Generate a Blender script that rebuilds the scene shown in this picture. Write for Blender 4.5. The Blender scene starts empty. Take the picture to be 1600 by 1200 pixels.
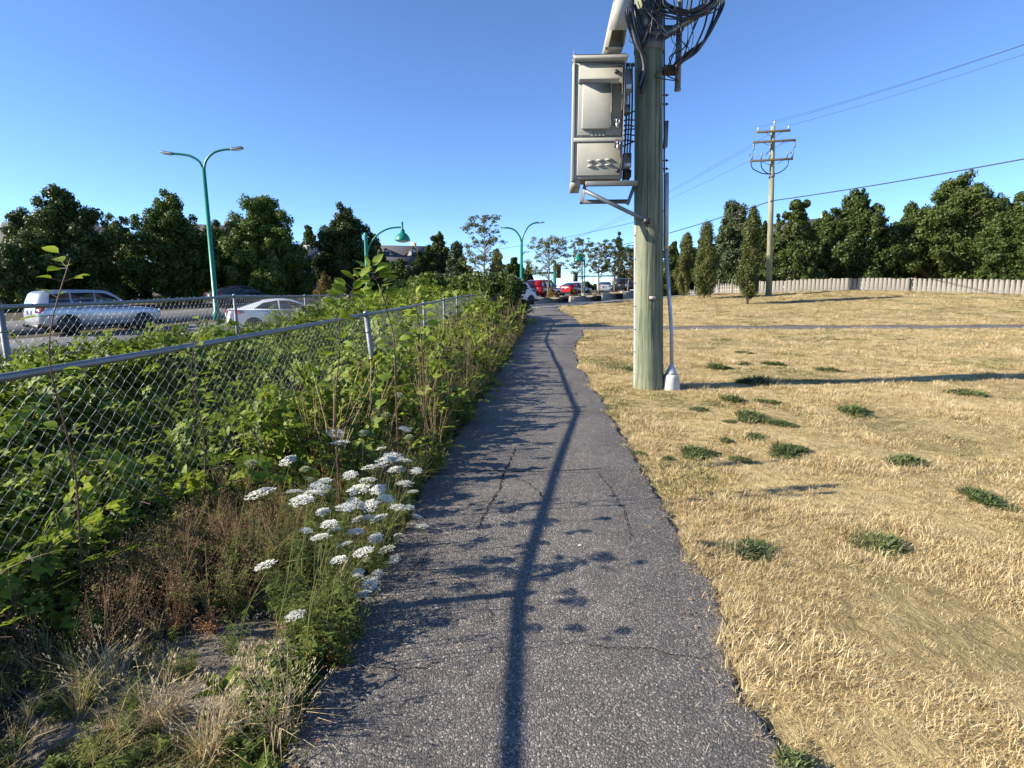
import bpy, math, random
import numpy as np
from mathutils import Vector, Matrix, Euler

# ------------------------------------------------------------------ camera, sky, sun, exposure
SC = bpy.context.scene
COL = SC.collection
CAM_H, PITCH, FPX = 1.6, math.radians(9.7), 850.0
SUN_EL, SUN_A = math.radians(26.0), math.atan(0.17)     # light travels towards (cos A, sin A)
cam = bpy.data.cameras.new('camera')
cam.sensor_fit = 'VERTICAL'; cam.sensor_height = 24.0; cam.lens = 24.0 * FPX / 1200.0
cam.clip_start = 0.05; cam.clip_end = 3000
camo = bpy.data.objects.new('camera', cam); COL.objects.link(camo)
camo.location = (0, 0, CAM_H); camo.rotation_euler = (math.pi / 2 - PITCH, 0, 0)
SC.camera = camo

W = bpy.data.worlds.new('World'); SC.world = W; W.use_nodes = True
wn = W.node_tree; wn.nodes.clear()
sky = wn.nodes.new('ShaderNodeTexSky'); sky.sky_type = 'NISHITA'; sky.sun_disc = False
sky.sun_elevation = SUN_EL
sky.sun_rotation = math.atan2(-math.cos(SUN_A), -math.sin(SUN_A))   # sun stands behind-left of the camera
sky.air_density = 0.65; sky.dust_density = 0.0; sky.ozone_density = 6.0; sky.altitude = 60
bg = wn.nodes.new('ShaderNodeBackground'); bg.inputs[1].default_value = 0.12
wo = wn.nodes.new('ShaderNodeOutputWorld')
wn.links.new(sky.outputs[0], bg.inputs[0]); wn.links.new(bg.outputs[0], wo.inputs[0])

sun = bpy.data.lights.new('sun', 'SUN'); sun.energy = 5.0; sun.angle = math.radians(0.53); sun.color = (1.0, 0.91, 0.76)
suno = bpy.data.objects.new('sun', sun); COL.objects.link(suno)
ldir = Vector((math.cos(SUN_EL) * math.cos(SUN_A), math.cos(SUN_EL) * math.sin(SUN_A), -math.sin(SUN_EL)))
suno.rotation_euler = ldir.to_track_quat('-Z', 'Y').to_euler(); suno.location = (-20, -4, 12)
vs = SC.view_settings
vs.view_transform = 'Standard'; vs.look = 'None'; vs.gamma = 1.0; vs.use_curve_mapping = False; vs.exposure = 1.18
SC.cycles.max_bounces = 6; SC.cycles.transparent_max_bounces = 8
SC.cycles.caustics_reflective = False; SC.cycles.caustics_refractive = False

RNG = np.random.default_rng(7); random.seed(7)
PI = math.pi

# ------------------------------------------------------------------ terrain function and pixel helpers
def sm(t):
    t = np.clip(t, 0, 1); return t * t * (3 - 2 * t)
KERB = [(-40, -25), (-24, -1), (-9.2, 23.6), (-1.2, 35.5), (2.2, 40.0), (9.0, 46.4), (26, 58), (70, 84)]   # near kerb of the road
def kerb_x(y):
    return np.interp(y, [p[1] for p in KERB], [p[0] for p in KERB])
def Z(x, y):
    x = np.asarray(x, float); y = np.asarray(y, float)
    base = 0.6 * sm((y - 8) / 34) + 0.05 * np.clip(x - 3, 0, 22) * sm((y - 21) / 24)
    base = base + 0.014 * np.sin(x * 1.7 + y * .6) * sm((np.abs(x) - 2.2) / 3) * sm(y / 6)
    zr = -0.35 + 0.93 * sm((y - 15) / 30) + 0.03 * np.clip(y - 45, 0, 40)
    m = sm((kerb_x(y) + 3.5 - x) / 3.0)
    return base * (1 - m) + zr * m
def ray(px, py):
    u = (px - 800) / FPX; v = (600 - py) / FPX
    return (u, math.cos(PITCH) + v * math.sin(PITCH), -math.sin(PITCH) + v * math.cos(PITCH))
def at(px, py, Y):
    d = ray(px, py); t = Y / d[1]; return Vector((d[0] * t, Y, CAM_H + d[2] * t))
def on_ground(px, py):
    d = ray(px, py); t = 0.2
    while t < 200:
        t += 0.005 + t * 0.001
        if CAM_H + d[2] * t <= float(Z(d[0] * t, d[1] * t)): break
    return Vector((d[0] * t, d[1] * t, float(Z(d[0] * t, d[1] * t))))
def vnoise(x, y, seed=0):
    x = np.asarray(x, float); y = np.asarray(y, float)
    xi = np.floor(x).astype(int); yi = np.floor(y).astype(int); fx = x - xi; fy = y - yi
    fx = fx * fx * (3 - 2 * fx); fy = fy * fy * (3 - 2 * fy)
    def h(a, b):
        v = np.sin(a * 127.1 + b * 311.7 + seed * 74.7) * 43758.5453
        return v - np.floor(v)
    return (h(xi, yi) * (1 - fx) + h(xi + 1, yi) * fx) * (1 - fy) + (h(xi, yi + 1) * (1 - fx) + h(xi + 1, yi + 1) * fx) * fy

# ------------------------------------------------------------------ materials
def newmat(name):
    m = bpy.data.materials.new(name); m.use_nodes = True
    nt = m.node_tree; b = nt.nodes['Principled BSDF']
    return m, nt, b
def N(nt, t, **kw):
    n = nt.nodes.new(t)
    for k, v in kw.items(): setattr(n, k, v)
    return n
def ramp(nt, stops, interp='LINEAR'):
    r = nt.nodes.new('ShaderNodeValToRGB'); r.color_ramp.interpolation = interp
    e = r.color_ramp.elements
    while len(e) < len(stops): e.new(0.5)
    for i, (p, c) in enumerate(stops):
        e[i].position = p; e[i].color = (c[0], c[1], c[2], 1) if len(c) == 3 else c
    return r
def objcoord(nt, scale=(1, 1, 1)):
    tc = N(nt, 'ShaderNodeTexCoord'); mp = N(nt, 'ShaderNodeMapping'); mp.inputs['Scale'].default_value = scale
    nt.links.new(tc.outputs['Object'], mp.inputs[0]); return mp.outputs[0]
def noise(nt, co, scale, detail=4, rough=.6):
    n = N(nt, 'ShaderNodeTexNoise'); n.inputs['Scale'].default_value = scale
    n.inputs['Detail'].default_value = detail; n.inputs['Roughness'].default_value = rough
    nt.links.new(co, n.inputs['Vector']); return n
def bump(nt, b, h, strength=.3, dist=.01):
    bp = N(nt, 'ShaderNodeBump'); bp.inputs['Strength'].default_value = strength; bp.inputs['Distance'].default_value = dist
    nt.links.new(h, bp.inputs['Height']); nt.links.new(bp.outputs[0], b.inputs['Normal']); return bp
def mixc(nt, a, b, fac, mode='MIX'):
    m = N(nt, 'ShaderNodeMix', data_type='RGBA', blend_type=mode)
    for s, v in ((6, a), (7, b), (0, fac)):
        if hasattr(v, 'is_linked') or isinstance(v, bpy.types.NodeSocket): nt.links.new(v, m.inputs[s])
        else: m.inputs[s].default_value = v if not isinstance(v, tuple) else (v + (1,) if len(v) == 3 else v)
    return m.outputs[2]
def plain(name, col, rough=.6, metal=0, var=.25, scale=3.0, bscale=None, bstr=.2, coat=0, spec=None, stretch=(1, 1, 1)):
    """painted or raw surface with uneven tone and fine relief"""
    m, nt, b = newmat(name); co = objcoord(nt, stretch)
    n = noise(nt, co, scale, 6, .65)
    lo = tuple(c * (1 - var) for c in col); hi = tuple(min(1, c * (1 + var * .7)) for c in col)
    r = ramp(nt, [(.25, lo), (.75, hi)]); nt.links.new(n.outputs[0], r.inputs[0])
    nt.links.new(r.outputs[0], b.inputs['Base Color'])
    b.inputs['Roughness'].default_value = rough; b.inputs['Metallic'].default_value = metal
    if coat: b.inputs['Coat Weight'].default_value = coat
    if spec is not None: b.inputs['Specular IOR Level'].default_value = spec
    if bscale:
        n2 = noise(nt, co, bscale, 5, .7); bump(nt, b, n2.outputs[0], bstr, .01)
    return m
def leafmat(name, stops, trans=.3, rough=.5, tint=None, spec=.35):
    """foliage: every leaf (mesh island) and every plant takes its own tone"""
    m, nt, b = newmat(name)
    g = N(nt, 'ShaderNodeNewGeometry'); oi = N(nt, 'ShaderNodeObjectInfo')
    a = N(nt, 'ShaderNodeMath', operation='MULTIPLY_ADD'); a.inputs[1].default_value = .6
    nt.links.new(g.outputs['Random Per Island'], a.inputs[0])
    a2 = N(nt, 'ShaderNodeMath', operation='MULTIPLY'); a2.inputs[1].default_value = .4
    nt.links.new(oi.outputs['Random'], a2.inputs[0]); nt.links.new(a2.outputs[0], a.inputs[2])
    r = ramp(nt, stops); nt.links.new(a.outputs[0], r.inputs[0])
    nt.links.new(r.outputs[0], b.inputs['Base Color'])
    b.inputs['Roughness'].default_value = rough; b.inputs['Specular IOR Level'].default_value = spec
    if trans:
        t = N(nt, 'ShaderNodeBsdfTranslucent'); nt.links.new(mixc(nt, r.outputs[0], (1.0, .95, .35), .35, 'MULTIPLY') if False else r.outputs[0], t.inputs[0])
        mx = N(nt, 'ShaderNodeMixShader'); mx.inputs[0].default_value = trans
        nt.links.new(b.outputs[0], mx.inputs[1]); nt.links.new(t.outputs[0], mx.inputs[2])
        nt.links.new(mx.outputs[0], nt.nodes['Material Output'].inputs['Surface'])
    return m

def asphalt_mat():
    m, nt, b = newmat('path_asphalt'); co = objcoord(nt)
    def stones(scale, stops):
        v = N(nt, 'ShaderNodeTexVoronoi'); v.inputs['Scale'].default_value = scale; nt.links.new(co, v.inputs['Vector'])
        sp = N(nt, 'ShaderNodeSeparateColor'); nt.links.new(v.outputs['Color'], sp.inputs[0])
        r = ramp(nt, stops); nt.links.new(sp.outputs[0], r.inputs[0])
        return v, r
    v1, r1 = stones(140, [(0, (.045, .044, .046)), (.45, (.075, .072, .072)), (.72, (.115, .11, .105)), (.86, (.19, .18, .17)), (.95, (.29, .28, .26)), (1, (.52, .50, .46))])
    v2, r2 = stones(290, [(0, (.05, .049, .05)), (.6, (.092, .09, .087)), (.85, (.16, .155, .15)), (1, (.40, .38, .36))])
    c = mixc(nt, r1.outputs[0], r2.outputs[0], .45)
    # binder showing between the stones
    e = ramp(nt, [(.25, (1, 1, 1)), (.75, (.52, .52, .54))]); nt.links.new(v1.outputs['Distance'], e.inputs[0])
    c = mixc(nt, c, e.outputs[0], .8, 'MULTIPLY')
    n = noise(nt, co, 1.1, 7, .65); rr = ramp(nt, [(.3, (1.42, 1.33, 1.20)), (.5, (1.72, 1.61, 1.45)), (.72, (2.08, 1.94, 1.74))]); nt.links.new(n.outputs[0], rr.inputs[0])
    c = mixc(nt, c, rr.outputs[0], 1.0, 'MULTIPLY')
    n5 = noise(nt, co, .45, 6, .7); r5 = ramp(nt, [(.38, (.84, .84, .85)), (.52, (1.0, 1.0, 1.0)), (.66, (1.10, 1.09, 1.07))]); nt.links.new(n5.outputs[0], r5.inputs[0]); c = mixc(nt, c, r5.outputs[0], 1.0, 'MULTIPLY')
    n3 = noise(nt, co, 9, 5, .7); r3 = ramp(nt, [(.33, (.8, .79, .78)), (.6, (1.06, 1.06, 1.06))]); nt.links.new(n3.outputs[0], r3.inputs[0])
    c = mixc(nt, c, r3.outputs[0], 1.0, 'MULTIPLY')
    nt.links.new(c, b.inputs['Base Color']); b.inputs['Roughness'].default_value = .78
    b.inputs['Specular IOR Level'].default_value = .35
    h = N(nt, 'ShaderNodeMath', operation='MULTIPLY_ADD'); h.inputs[1].default_value = -1.0
    nt.links.new(v1.outputs['Distance'], h.inputs[0])
    n4 = noise(nt, co, 260, 3, .7); nt.links.new(n4.outputs[0], h.inputs[2])
    bump(nt, b, h.outputs[0], .75, .006)
    return m
def soil_mat(name, stops, sc=2.2, stone=60, bs=.8):
    m, nt, b = newmat(name); co = objcoord(nt)
    n = noise(nt, co, sc, 9, .7); r = ramp(nt, stops); nt.links.new(n.outputs[0], r.inputs[0])
    n2 = noise(nt, co, stone, 6, .75); r2 = ramp(nt, [(.3, (.55, .55, .55)), (.7, (1.35, 1.33, 1.3))]); nt.links.new(n2.outputs[0], r2.inputs[0])
    nt.links.new(mixc(nt, r.outputs[0], r2.outputs[0], .8, 'MULTIPLY'), b.inputs['Base Color'])
    b.inputs['Roughness'].default_value = .95; b.inputs['Specular IOR Level'].default_value = .15
    bump(nt, b, n2.outputs[0], bs, .02); return m
def wood_pole_mat(name, cols, streak=26):
    m, nt, b = newmat(name); co = objcoord(nt, (streak, streak, 1.1))
    n = noise(nt, co, 1.0, 8, .7); r = ramp(nt, [(.28, cols[0]), (.5, cols[1]), (.75, cols[2])]); nt.links.new(n.outputs[0], r.inputs[0])
    co2 = objcoord(nt, (9, 9, .35)); n2 = noise(nt, co2, 1.6, 5, .6)
    r2 = ramp(nt, [(.38, (.35, .33, .30)), (.47, (1, 1, 1))]); nt.links.new(n2.outputs[0], r2.inputs[0])
    co3 = objcoord(nt); n3 = noise(nt, co3, 1.3, 4, .6); r3 = ramp(nt, [(.35, (.82, .86, .82)), (.7, (1.12, 1.08, .98))]); nt.links.new(n3.outputs[0], r3.inputs[0])
    c = mixc(nt, mixc(nt, r.outputs[0], r2.outputs[0], .55, 'MULTIPLY'), r3.outputs[0], 1.0, 'MULTIPLY')
    nt.links.new(c, b.inputs['Base Color']); b.inputs['Roughness'].default_value = .85; b.inputs['Specular IOR Level'].default_value = .2
    h = mixc(nt, n.outputs[0], n2.outputs[0], .5); bump(nt, b, h, .55, .015); return m
def glassmat(name, col=(.02, .025, .03), rough=.06):
    m, nt, b = newmat(name); b.inputs['Base Color'].default_value = col + (1,); b.inputs['Roughness'].default_value = rough
    b.inputs['Specular IOR Level'].default_value = .8; return m
def lawn_mat():
    m, nt, b = newmat('dry_lawn_ground'); co = objcoord(nt)
    n = noise(nt, co, .55, 8, .68); r = ramp(nt, [(.30, (.17, .15, .07)), (.42, (.34, .27, .135)), (.58, (.55, .43, .225)), (.75, (.68, .55, .31))]); nt.links.new(n.outputs[0], r.inputs[0])
    n2 = noise(nt, objcoord(nt, (1, .55, 1)), 14, 6, .75); r2 = ramp(nt, [(.3, (.42, .42, .40)), (.68, (1.25, 1.22, 1.15))]); nt.links.new(n2.outputs[0], r2.inputs[0])
    n3 = noise(nt, co, 70, 4, .7); r3 = ramp(nt, [(.3, (.6, .6, .58)), (.7, (1.2, 1.2, 1.2))]); nt.links.new(n3.outputs[0], r3.inputs[0])
    c = mixc(nt, mixc(nt, r.outputs[0], r2.outputs[0], .8, 'MULTIPLY'), r3.outputs[0], .8, 'MULTIPLY')
    nt.links.new(c, b.inputs['Base Color']); b.inputs['Roughness'].default_value = .95; b.inputs['Specular IOR Level'].default_value = .1
    bump(nt, b, n2.outputs[0], .7, .05); return m

M = {}
M['asphalt'] = asphalt_mat()
M['soil'] = soil_mat('dark_soil', [(.3, (.055, .043, .03)), (.55, (.10, .08, .055)), (.75, (.155, .13, .095))])
M['gravel'] = soil_mat('gravelly_soil', [(.3, (.17, .145, .115)), (.55, (.27, .235, .19)), (.75, (.36, .32, .265))], 5, 110)
M['pebble'] = leafmat('pebble_stone', [(0, (.10, .09, .08)), (.5, (.22, .20, .17)), (1, (.42, .39, .34))], 0, .85)
M['lawn'] = lawn_mat()
M['road'] = plain('road_asphalt', (.085, .085, .088), .85, var=.2, scale=1.2, bscale=60, bstr=.3)
M['concrete'] = plain('pale_concrete', (.46, .43, .38), .85, var=.22, scale=3, bscale=40, bstr=.25)
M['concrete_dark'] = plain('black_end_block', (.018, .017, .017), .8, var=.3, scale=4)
M['paint_white'] = plain('road_paint', (.7, .7, .68), .7, var=.12, scale=8)
M['pole_wood'] = wood_pole_mat('treated_pole_wood', [(.10, .118, .082), (.205, .222, .158), (.32, .322, .24)])
M['far_pole_wood'] = wood_pole_mat('weathered_pole_wood', [(.17, .175, .125), (.28, .275, .20), (.36, .35, .26)], 18)
M['arm_wood'] = plain('crossarm_timber', (.14, .12, .085), .85, var=.35, scale=8)
M['galv'] = plain('galvanised_steel', (.22, .235, .255), .5, .6, .2, 9, 60, .06)
M['galv_dull'] = plain('dull_galvanised', (.20, .21, .225), .62, .4, .25, 10, 50, .08)
M['cabinet'] = plain('cabinet_paint', (.36, .355, .315), .62, spec=.25, var=.10, scale=2.5, bscale=120, bstr=.02)
M['cabinet_edge'] = plain('cabinet_trim_paint', (.40, .395, .355), .6, spec=.25, var=.12, scale=5)
M['cab_grey'] = plain('grey_box_paint', (.17, .20, .235), .45, var=.15, scale=5)
M['riser'] = plain('pale_grey_riser', (.42, .44, .46), .5, .25, .18, 8, 60, .06)
M['white_pvc'] = plain('white_plastic_strip', (.60, .60, .56), .5, var=.15, scale=4)
M['black_rubber'] = plain('black_cable_jacket', (.012, .012, .014), .38, var=.3, scale=12)
M['grey_rubber'] = plain('grey_cable_jacket', (.10, .105, .12), .45, var=.25, scale=12)
M['rust'] = plain('rusty_steel', (.11, .065, .042), .8, .3, .4, 15, 60, .2)
M['steel_dark'] = plain('dark_steel', (.055, .055, .06), .5, .6, .25, 10)
M['brass'] = plain('padlock_metal', (.55, .56, .58), .3, .9, .15, 10)
M['label_white'] = plain('printed_label', (.62, .63, .62), .5, var=.25, scale=60)
M['green_paint'] = plain('green_lamp_paint', (.006, .20, .125), .38, var=.16, scale=6)
M['lamp_glass'] = plain('lamp_lens', (.75, .76, .74), .3, var=.05)
M['lamp_grey'] = plain('lamp_head_grey', (.40, .41, .42), .4, .3, .1)
M['signal_body'] = plain('signal_housing', (.05, .05, .04), .5, var=.2)
M['signal_yellow'] = plain('signal_yellow', (.36, .17, .04), .5, var=.2)
M['car_white'] = plain('white_car_paint', (.76, .77, .78), .22, var=.02, coat=.6)
M['car_silver'] = plain('silver_car_paint', (.52, .53, .55), .25, .4, .03, coat=.6)
M['car_red'] = plain('red_car_paint', (.36, .010, .018), .25, var=.06, coat=.6)
M['car_dark'] = plain('dark_car_paint', (.02, .02, .024), .25, var=.05, coat=.6)
M['car_blue'] = plain('teal_car_paint', (.02, .10, .12), .25, var=.05, coat=.6)
M['glass'] = glassmat('tinted_glass')
M['glass_house'] = glassmat('house_glass', (.03, .035, .04), .08)
M['tyre'] = plain('tyre_rubber', (.018, .018, .018), .8, var=.2)
M['rim'] = plain('alloy_rim', (.45, .46, .47), .3, .8, .1)
M['plastic_black'] = plain('black_plastic', (.02, .02, .021), .55, var=.2)
M['tail'] = plain('red_tail_lens', (.33, .006, .01), .12, var=.05, coat=.8)
M['head'] = plain('headlight_lens', (.65, .67, .70), .1, var=.05, coat=.8)
M['plate'] = plain('number_plate', (.60, .62, .66), .4, var=.1, scale=40)
M['wall_white'] = plain('white_siding', (.66, .64, .58), .7, var=.08, scale=1.5)
M['wall_tan'] = plain('tan_siding', (.36, .30, .22), .75, var=.12, scale=1.5)
M['roof'] = plain('asphalt_shingle', (.085, .082, .085), .9, var=.35, scale=6, bscale=30, bstr=.4)
M['roof_brown'] = plain('brown_shingle', (.16, .125, .10), .9, var=.3, scale=6, bscale=30, bstr=.4)
M['trim'] = plain('white_trim', (.72, .72, .70), .5, var=.05)
M['fence_board'] = plain('weathered_board', (.31, .295, .265), .85, var=.22, scale=3, bscale=30, bstr=.3, stretch=(6, 6, 1))
M['bark'] = plain('bark', (.085, .066, .05), .95, var=.45, scale=14, bscale=30, bstr=.8, stretch=(1, 1, .25))
M['bark_pale'] = plain('pale_bark', (.20, .165, .125), .95, var=.35, scale=14, bscale=30, bstr=.6, stretch=(1, 1, .25))
M['crack'] = plain('open_crack', (.012, .011, .010), 1.0, var=.2, spec=.05)
# foliage
M['lf_dark'] = leafmat('leaf_dark_green', [(0, (.03, .05, .010)), (.5, (.058, .088, .017)), (1, (.10, .135, .026))], .25)
M['lf_olive'] = leafmat('leaf_olive', [(0, (.04, .06, .012)), (.5, (.07, .10, .02)), (1, (.115, .14, .03))], .25)
M['lf_mid'] = leafmat('leaf_mid_green', [(0, (.045, .08, .012)), (.5, (.085, .135, .02)), (1, (.15, .205, .032))], .3)
M['lf_pale'] = leafmat('leaf_pale_olive', [(0, (.09, .11, .03)), (.5, (.16, .17, .05)), (1, (.26, .25, .08))], .3)
M['lf_rust'] = leafmat('leaf_ochre', [(0, (.10, .085, .02)), (.5, (.19, .13, .03)), (1, (.27, .19, .045))], .25)
M['lf_cyp'] = leafmat('leaf_cypress', [(0, (.045, .06, .014)), (.5, (.095, .112, .026)), (1, (.155, .165, .042))], .15)
M['lf_con'] = leafmat('leaf_conifer', [(0, (.03, .046, .018)), (.5, (.058, .08, .03)), (1, (.095, .118, .045))], .12)
M['lf_bram'] = leafmat('leaf_bramble', [(0, (.06, .10, .012)), (.4, (.14, .20, .02)), (.75, (.25, .315, .035)), (1, (.38, .42, .06))], .38, .55, spec=.22)
M['lf_bright'] = leafmat('leaf_bright', [(0, (.12, .19, .018)), (.5, (.21, .29, .03)), (1, (.33, .39, .06))], .42, .5, spec=.25)
M['lf_herb'] = leafmat('leaf_herb', [(0, (.07, .11, .02)), (.5, (.14, .185, .035)), (1, (.26, .27, .065))], .32)
M['lf_weed'] = leafmat('leaf_weed_rosette', [(0, (.06, .09, .028)), (.5, (.11, .145, .047)), (1, (.20, .22, .08))], .2)
M['lf_weed2'] = leafmat('leaf_weed_soft', [(0, (.06, .09, .025)), (.5, (.10, .135, .04)), (1, (.18, .20, .07))], .25)
M['gr_straw'] = leafmat('dry_grass', [(0, (.22, .145, .06)), (.3, (.47, .345, .16)), (.65, (.72, .575, .325)), (1, (.87, .76, .51))], .25, .6, spec=.25)
M['gr_pale'] = leafmat('pale_dry_grass', [(0, (.48, .37, .20)), (.5, (.68, .56, .34)), (1, (.84, .74, .50))], .3, .6, spec=.2)
M['gr_green'] = leafmat('green_grass', [(0, (.075, .10, .025)), (.5, (.15, .17, .042)), (1, (.32, .28, .10))], .3)
M['gr_mix'] = leafmat('yellowing_grass', [(0, (.13, .14, .035)), (.45, (.29, .25, .075)), (1, (.56, .44, .20))], .3)
M['st_brown'] = leafmat('brown_weed', [(0, (.14, .085, .045)), (.5, (.27, .165, .08)), (1, (.46, .32, .16))], .15, .7)
M['st_rust'] = leafmat('rust_weed', [(0, (.20, .085, .03)), (.5, (.36, .17, .06)), (1, (.48, .28, .12))], .25, .7)
M['st_green'] = leafmat('green_stem', [(0, (.10, .12, .03)), (.5, (.19, .20, .06)), (1, (.32, .29, .11))], .2)
M['st_red'] = plain('reddish_stem', (.12, .055, .035), .6, var=.3, scale=20)
M['petal'] = leafmat('white_petal', [(0, (.78, .78, .70)), (1, (.90, .90, .85))], .35, .6)
M['petal_green'] = leafmat('greenish_bud', [(0, (.30, .34, .16)), (1, (.50, .52, .30))], .3, .6)

# ------------------------------------------------------------------ mesh helpers
def mesh_np(name, V, F, mats, smooth=False, mi=None):
    V = np.asarray(V, np.float32).reshape(-1, 3)
    me = bpy.data.meshes.new(name)
    if isinstance(F, np.ndarray):
        m, k = F.shape; flat = F.ravel().astype(np.int32); starts = np.arange(m, dtype=np.int32) * k
    else:
        m = len(F); ln = np.array([len(f) for f in F], np.int32)
        flat = np.array([i for f in F for i in f], np.int32); starts = np.concatenate(([0], np.cumsum(ln)[:-1])).astype(np.int32) if m else np.zeros(0, np.int32)
    me.vertices.add(len(V)); me.vertices.foreach_set('co', V.ravel())
    me.loops.add(len(flat)); me.loops.foreach_set('vertex_index', flat)
    me.polygons.add(m); me.polygons.foreach_set('loop_start', starts)
    if smooth: me.polygons.foreach_set('use_smooth', np.ones(m, bool))
    if not isinstance(mats, (list, tuple)): mats = [mats]
    for x in mats: me.materials.append(x)
    if mi is not None: me.polygons.foreach_set('material_index', np.asarray(mi, np.int32))
    me.update(calc_edges=True); return me
def link(name, me, parent=None, loc=None, rot=None):
    o = bpy.data.objects.new(name, me); COL.objects.link(o)
    if loc is not None: o.location = loc
    if rot is not None: o.rotation_euler = rot
    if parent is not None: o.parent = parent
    return o
def tag(o, label=None, cat=None, group=None, kind=None):
    if label: o['label'] = label
    if cat: o['category'] = cat
    if group: o['group'] = group
    if kind: o['kind'] = kind
    return o
def empty(name, loc, rz=0):
    o = bpy.data.objects.new(name, None); COL.objects.link(o); o.location = loc; o.rotation_euler = (0, 0, rz)
    o.empty_display_size = .2; return o
def copy_tree(o, parent=None):
    c = o.copy(); COL.objects.link(c)
    if parent is not None: c.parent = parent
    for ch in list(o.children): copy_tree(ch, c)
    return c
class MB:
    def __init__(s): s.V = []; s.F = []; s.I = []; s.n = 0
    def add(s, V, F, mi=0):
        V = [tuple(v) for v in V]; s.V += V; s.F += [tuple(i + s.n for i in f) for f in F]; s.I += [mi] * len(F); s.n += len(V); return s
    def box(s, c, d, rot=None, bev=0.0, mi=0):
        hx, hy, hz = d[0] / 2, d[1] / 2, d[2] / 2
        c = Vector(c); R = Euler(rot).to_matrix() if rot is not None else None
        b = min(bev, hx * .9, hy * .9, hz * .9)
        if b <= 0:
            P = [(x * hx, y * hy, z * hz) for z in (-1, 1) for x, y in ((-1, -1), (1, -1), (1, 1), (-1, 1))]
            F = [(3, 2, 1, 0), (4, 5, 6, 7), (0, 1, 5, 4), (1, 2, 6, 5), (2, 3, 7, 6), (3, 0, 4, 7)]
        else:
            P = []
            for sx in (-1, 1):
                for sy in (-1, 1):
                    for sz in (-1, 1):
                        P += [(sx * hx, sy * (hy - b), sz * (hz - b)), (sx * (hx - b), sy * hy, sz * (hz - b)), (sx * (hx - b), sy * (hy - b), sz * hz)]
            bx = lambda i, j, k, w: ((i * 2 + j) * 2 + k) * 3 + w
            F = []
            for i in (0, 1):
                f = [bx(i, 0, 0, 0), bx(i, 1, 0, 0), bx(i, 1, 1, 0), bx(i, 0, 1, 0)]; F.append(f if i else f[::-1])
                f = [bx(0, i, 0, 1), bx(0, i, 1, 1), bx(1, i, 1, 1), bx(1, i, 0, 1)]; F.append(f if i else f[::-1])
                f = [bx(0, 0, i, 2), bx(1, 0, i, 2), bx(1, 1, i, 2), bx(0, 1, i, 2)]; F.append(f if i else f[::-1])
            for i in (0, 1):
                for j in (0, 1):
                    F.append([bx(i, j, 0, 0), bx(i, j, 0, 1), bx(i, j, 1, 1), bx(i, j, 1, 0)])
                    F.append([bx(i, 0, j, 0), bx(i, 0, j, 2), bx(i, 1, j, 2), bx(i, 1, j, 0)])
                    F.append([bx(0, i, j, 1), bx(0, i, j, 2), bx(1, i, j, 2), bx(1, i, j, 1)])
                    for k in (0, 1): F.append([bx(i, j, k, 0), bx(i, j, k, 1), bx(i, j, k, 2)])
        P = [Vector(p) for p in P]
        if R: P = [R @ p for p in P]
        return s.add([p + c for p in P], F, mi)
    def tube(s, pts, r, n=6, caps=True, mi=0):
        pts = [Vector(p) for p in pts]; k = len(pts)
        rs = r if isinstance(r, (list, tuple)) else [r] * k
        V = []; F = []; ref = None
        for i, p in enumerate(pts):
            t = (pts[min(i + 1, k - 1)] - pts[max(i - 1, 0)])
            if t.length < 1e-9: t = Vector((0, 0, 1))
            t.normalize()
            if ref is None: ref = Vector((1, 0, 0)) if abs(t.x) < .9 else Vector((0, 1, 0))
            a = (ref - t * ref.dot(t)); 
            if a.length < 1e-6: a = t.orthogonal()
            a.normalize(); ref = a; b = t.cross(a)
            for j in range(n):
                th = 2 * PI * j / n; V.append(p + (a * math.cos(th) + b * math.sin(th)) * rs[i])
        for i in range(k - 1):
            for j in range(n):
                j2 = (j + 1) % n; F.append((i * n + j, i * n + j2, (i + 1) * n + j2, (i + 1) * n + j))
        if caps: F.append(tuple(range(n))[::-1]); F.append(tuple((k - 1) * n + j for j in range(n)))
        return s.add(V, F, mi)
    def lathe(s, prof, n=16, c=(0, 0, 0), mi=0, rot=None):
        V = []; F = []; c = Vector(c); R = Euler(rot).to_matrix() if rot is not None else None
        for (r, z) in prof:
            for j in range(n):
                v = Vector((r * math.cos(2 * PI * j / n), r * math.sin(2 * PI * j / n), z))
                V.append((R @ v if R else v) + c)
        for i in range(len(prof) - 1):
            for j in range(n): F.append((i * n + j, i * n + (j + 1) % n, (i + 1) * n + (j + 1) % n, (i + 1) * n + j))
        F.append(tuple(range(n))[::-1]); F.append(tuple((len(prof) - 1) * n + j for j in range(n)))
        return s.add(V, F, mi)
    def prism(s, poly, axis_a, axis_b, axis_n, depth, origin=(0, 0, 0), mi=0):
        o = Vector(origin); a = Vector(axis_a); b = Vector(axis_b); nn = Vector(axis_n); k = len(poly)
        V = [o + a * p[0] + b * p[1] for p in poly] + [o + a * p[0] + b * p[1] + nn * depth for p in poly]
        F = [tuple(range(k))[::-1], tuple(range(k, 2 * k))] + [(i, (i + 1) % k, k + (i + 1) % k, k + i) for i in range(k)]
        return s.add(V, F, mi)
    def mesh(s, name, mats, smooth=False):
        return mesh_np(name, np.array([tuple(v) for v in s.V], np.float32), s.F, mats, smooth, s.I if isinstance(mats, (list, tuple)) else None)
    def build(s, name, mats, parent=None, loc=None, rot=None, smooth=False, auto=None):
        o = link(name, s.mesh(name, mats, smooth), parent, loc, rot)
        return o
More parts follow.
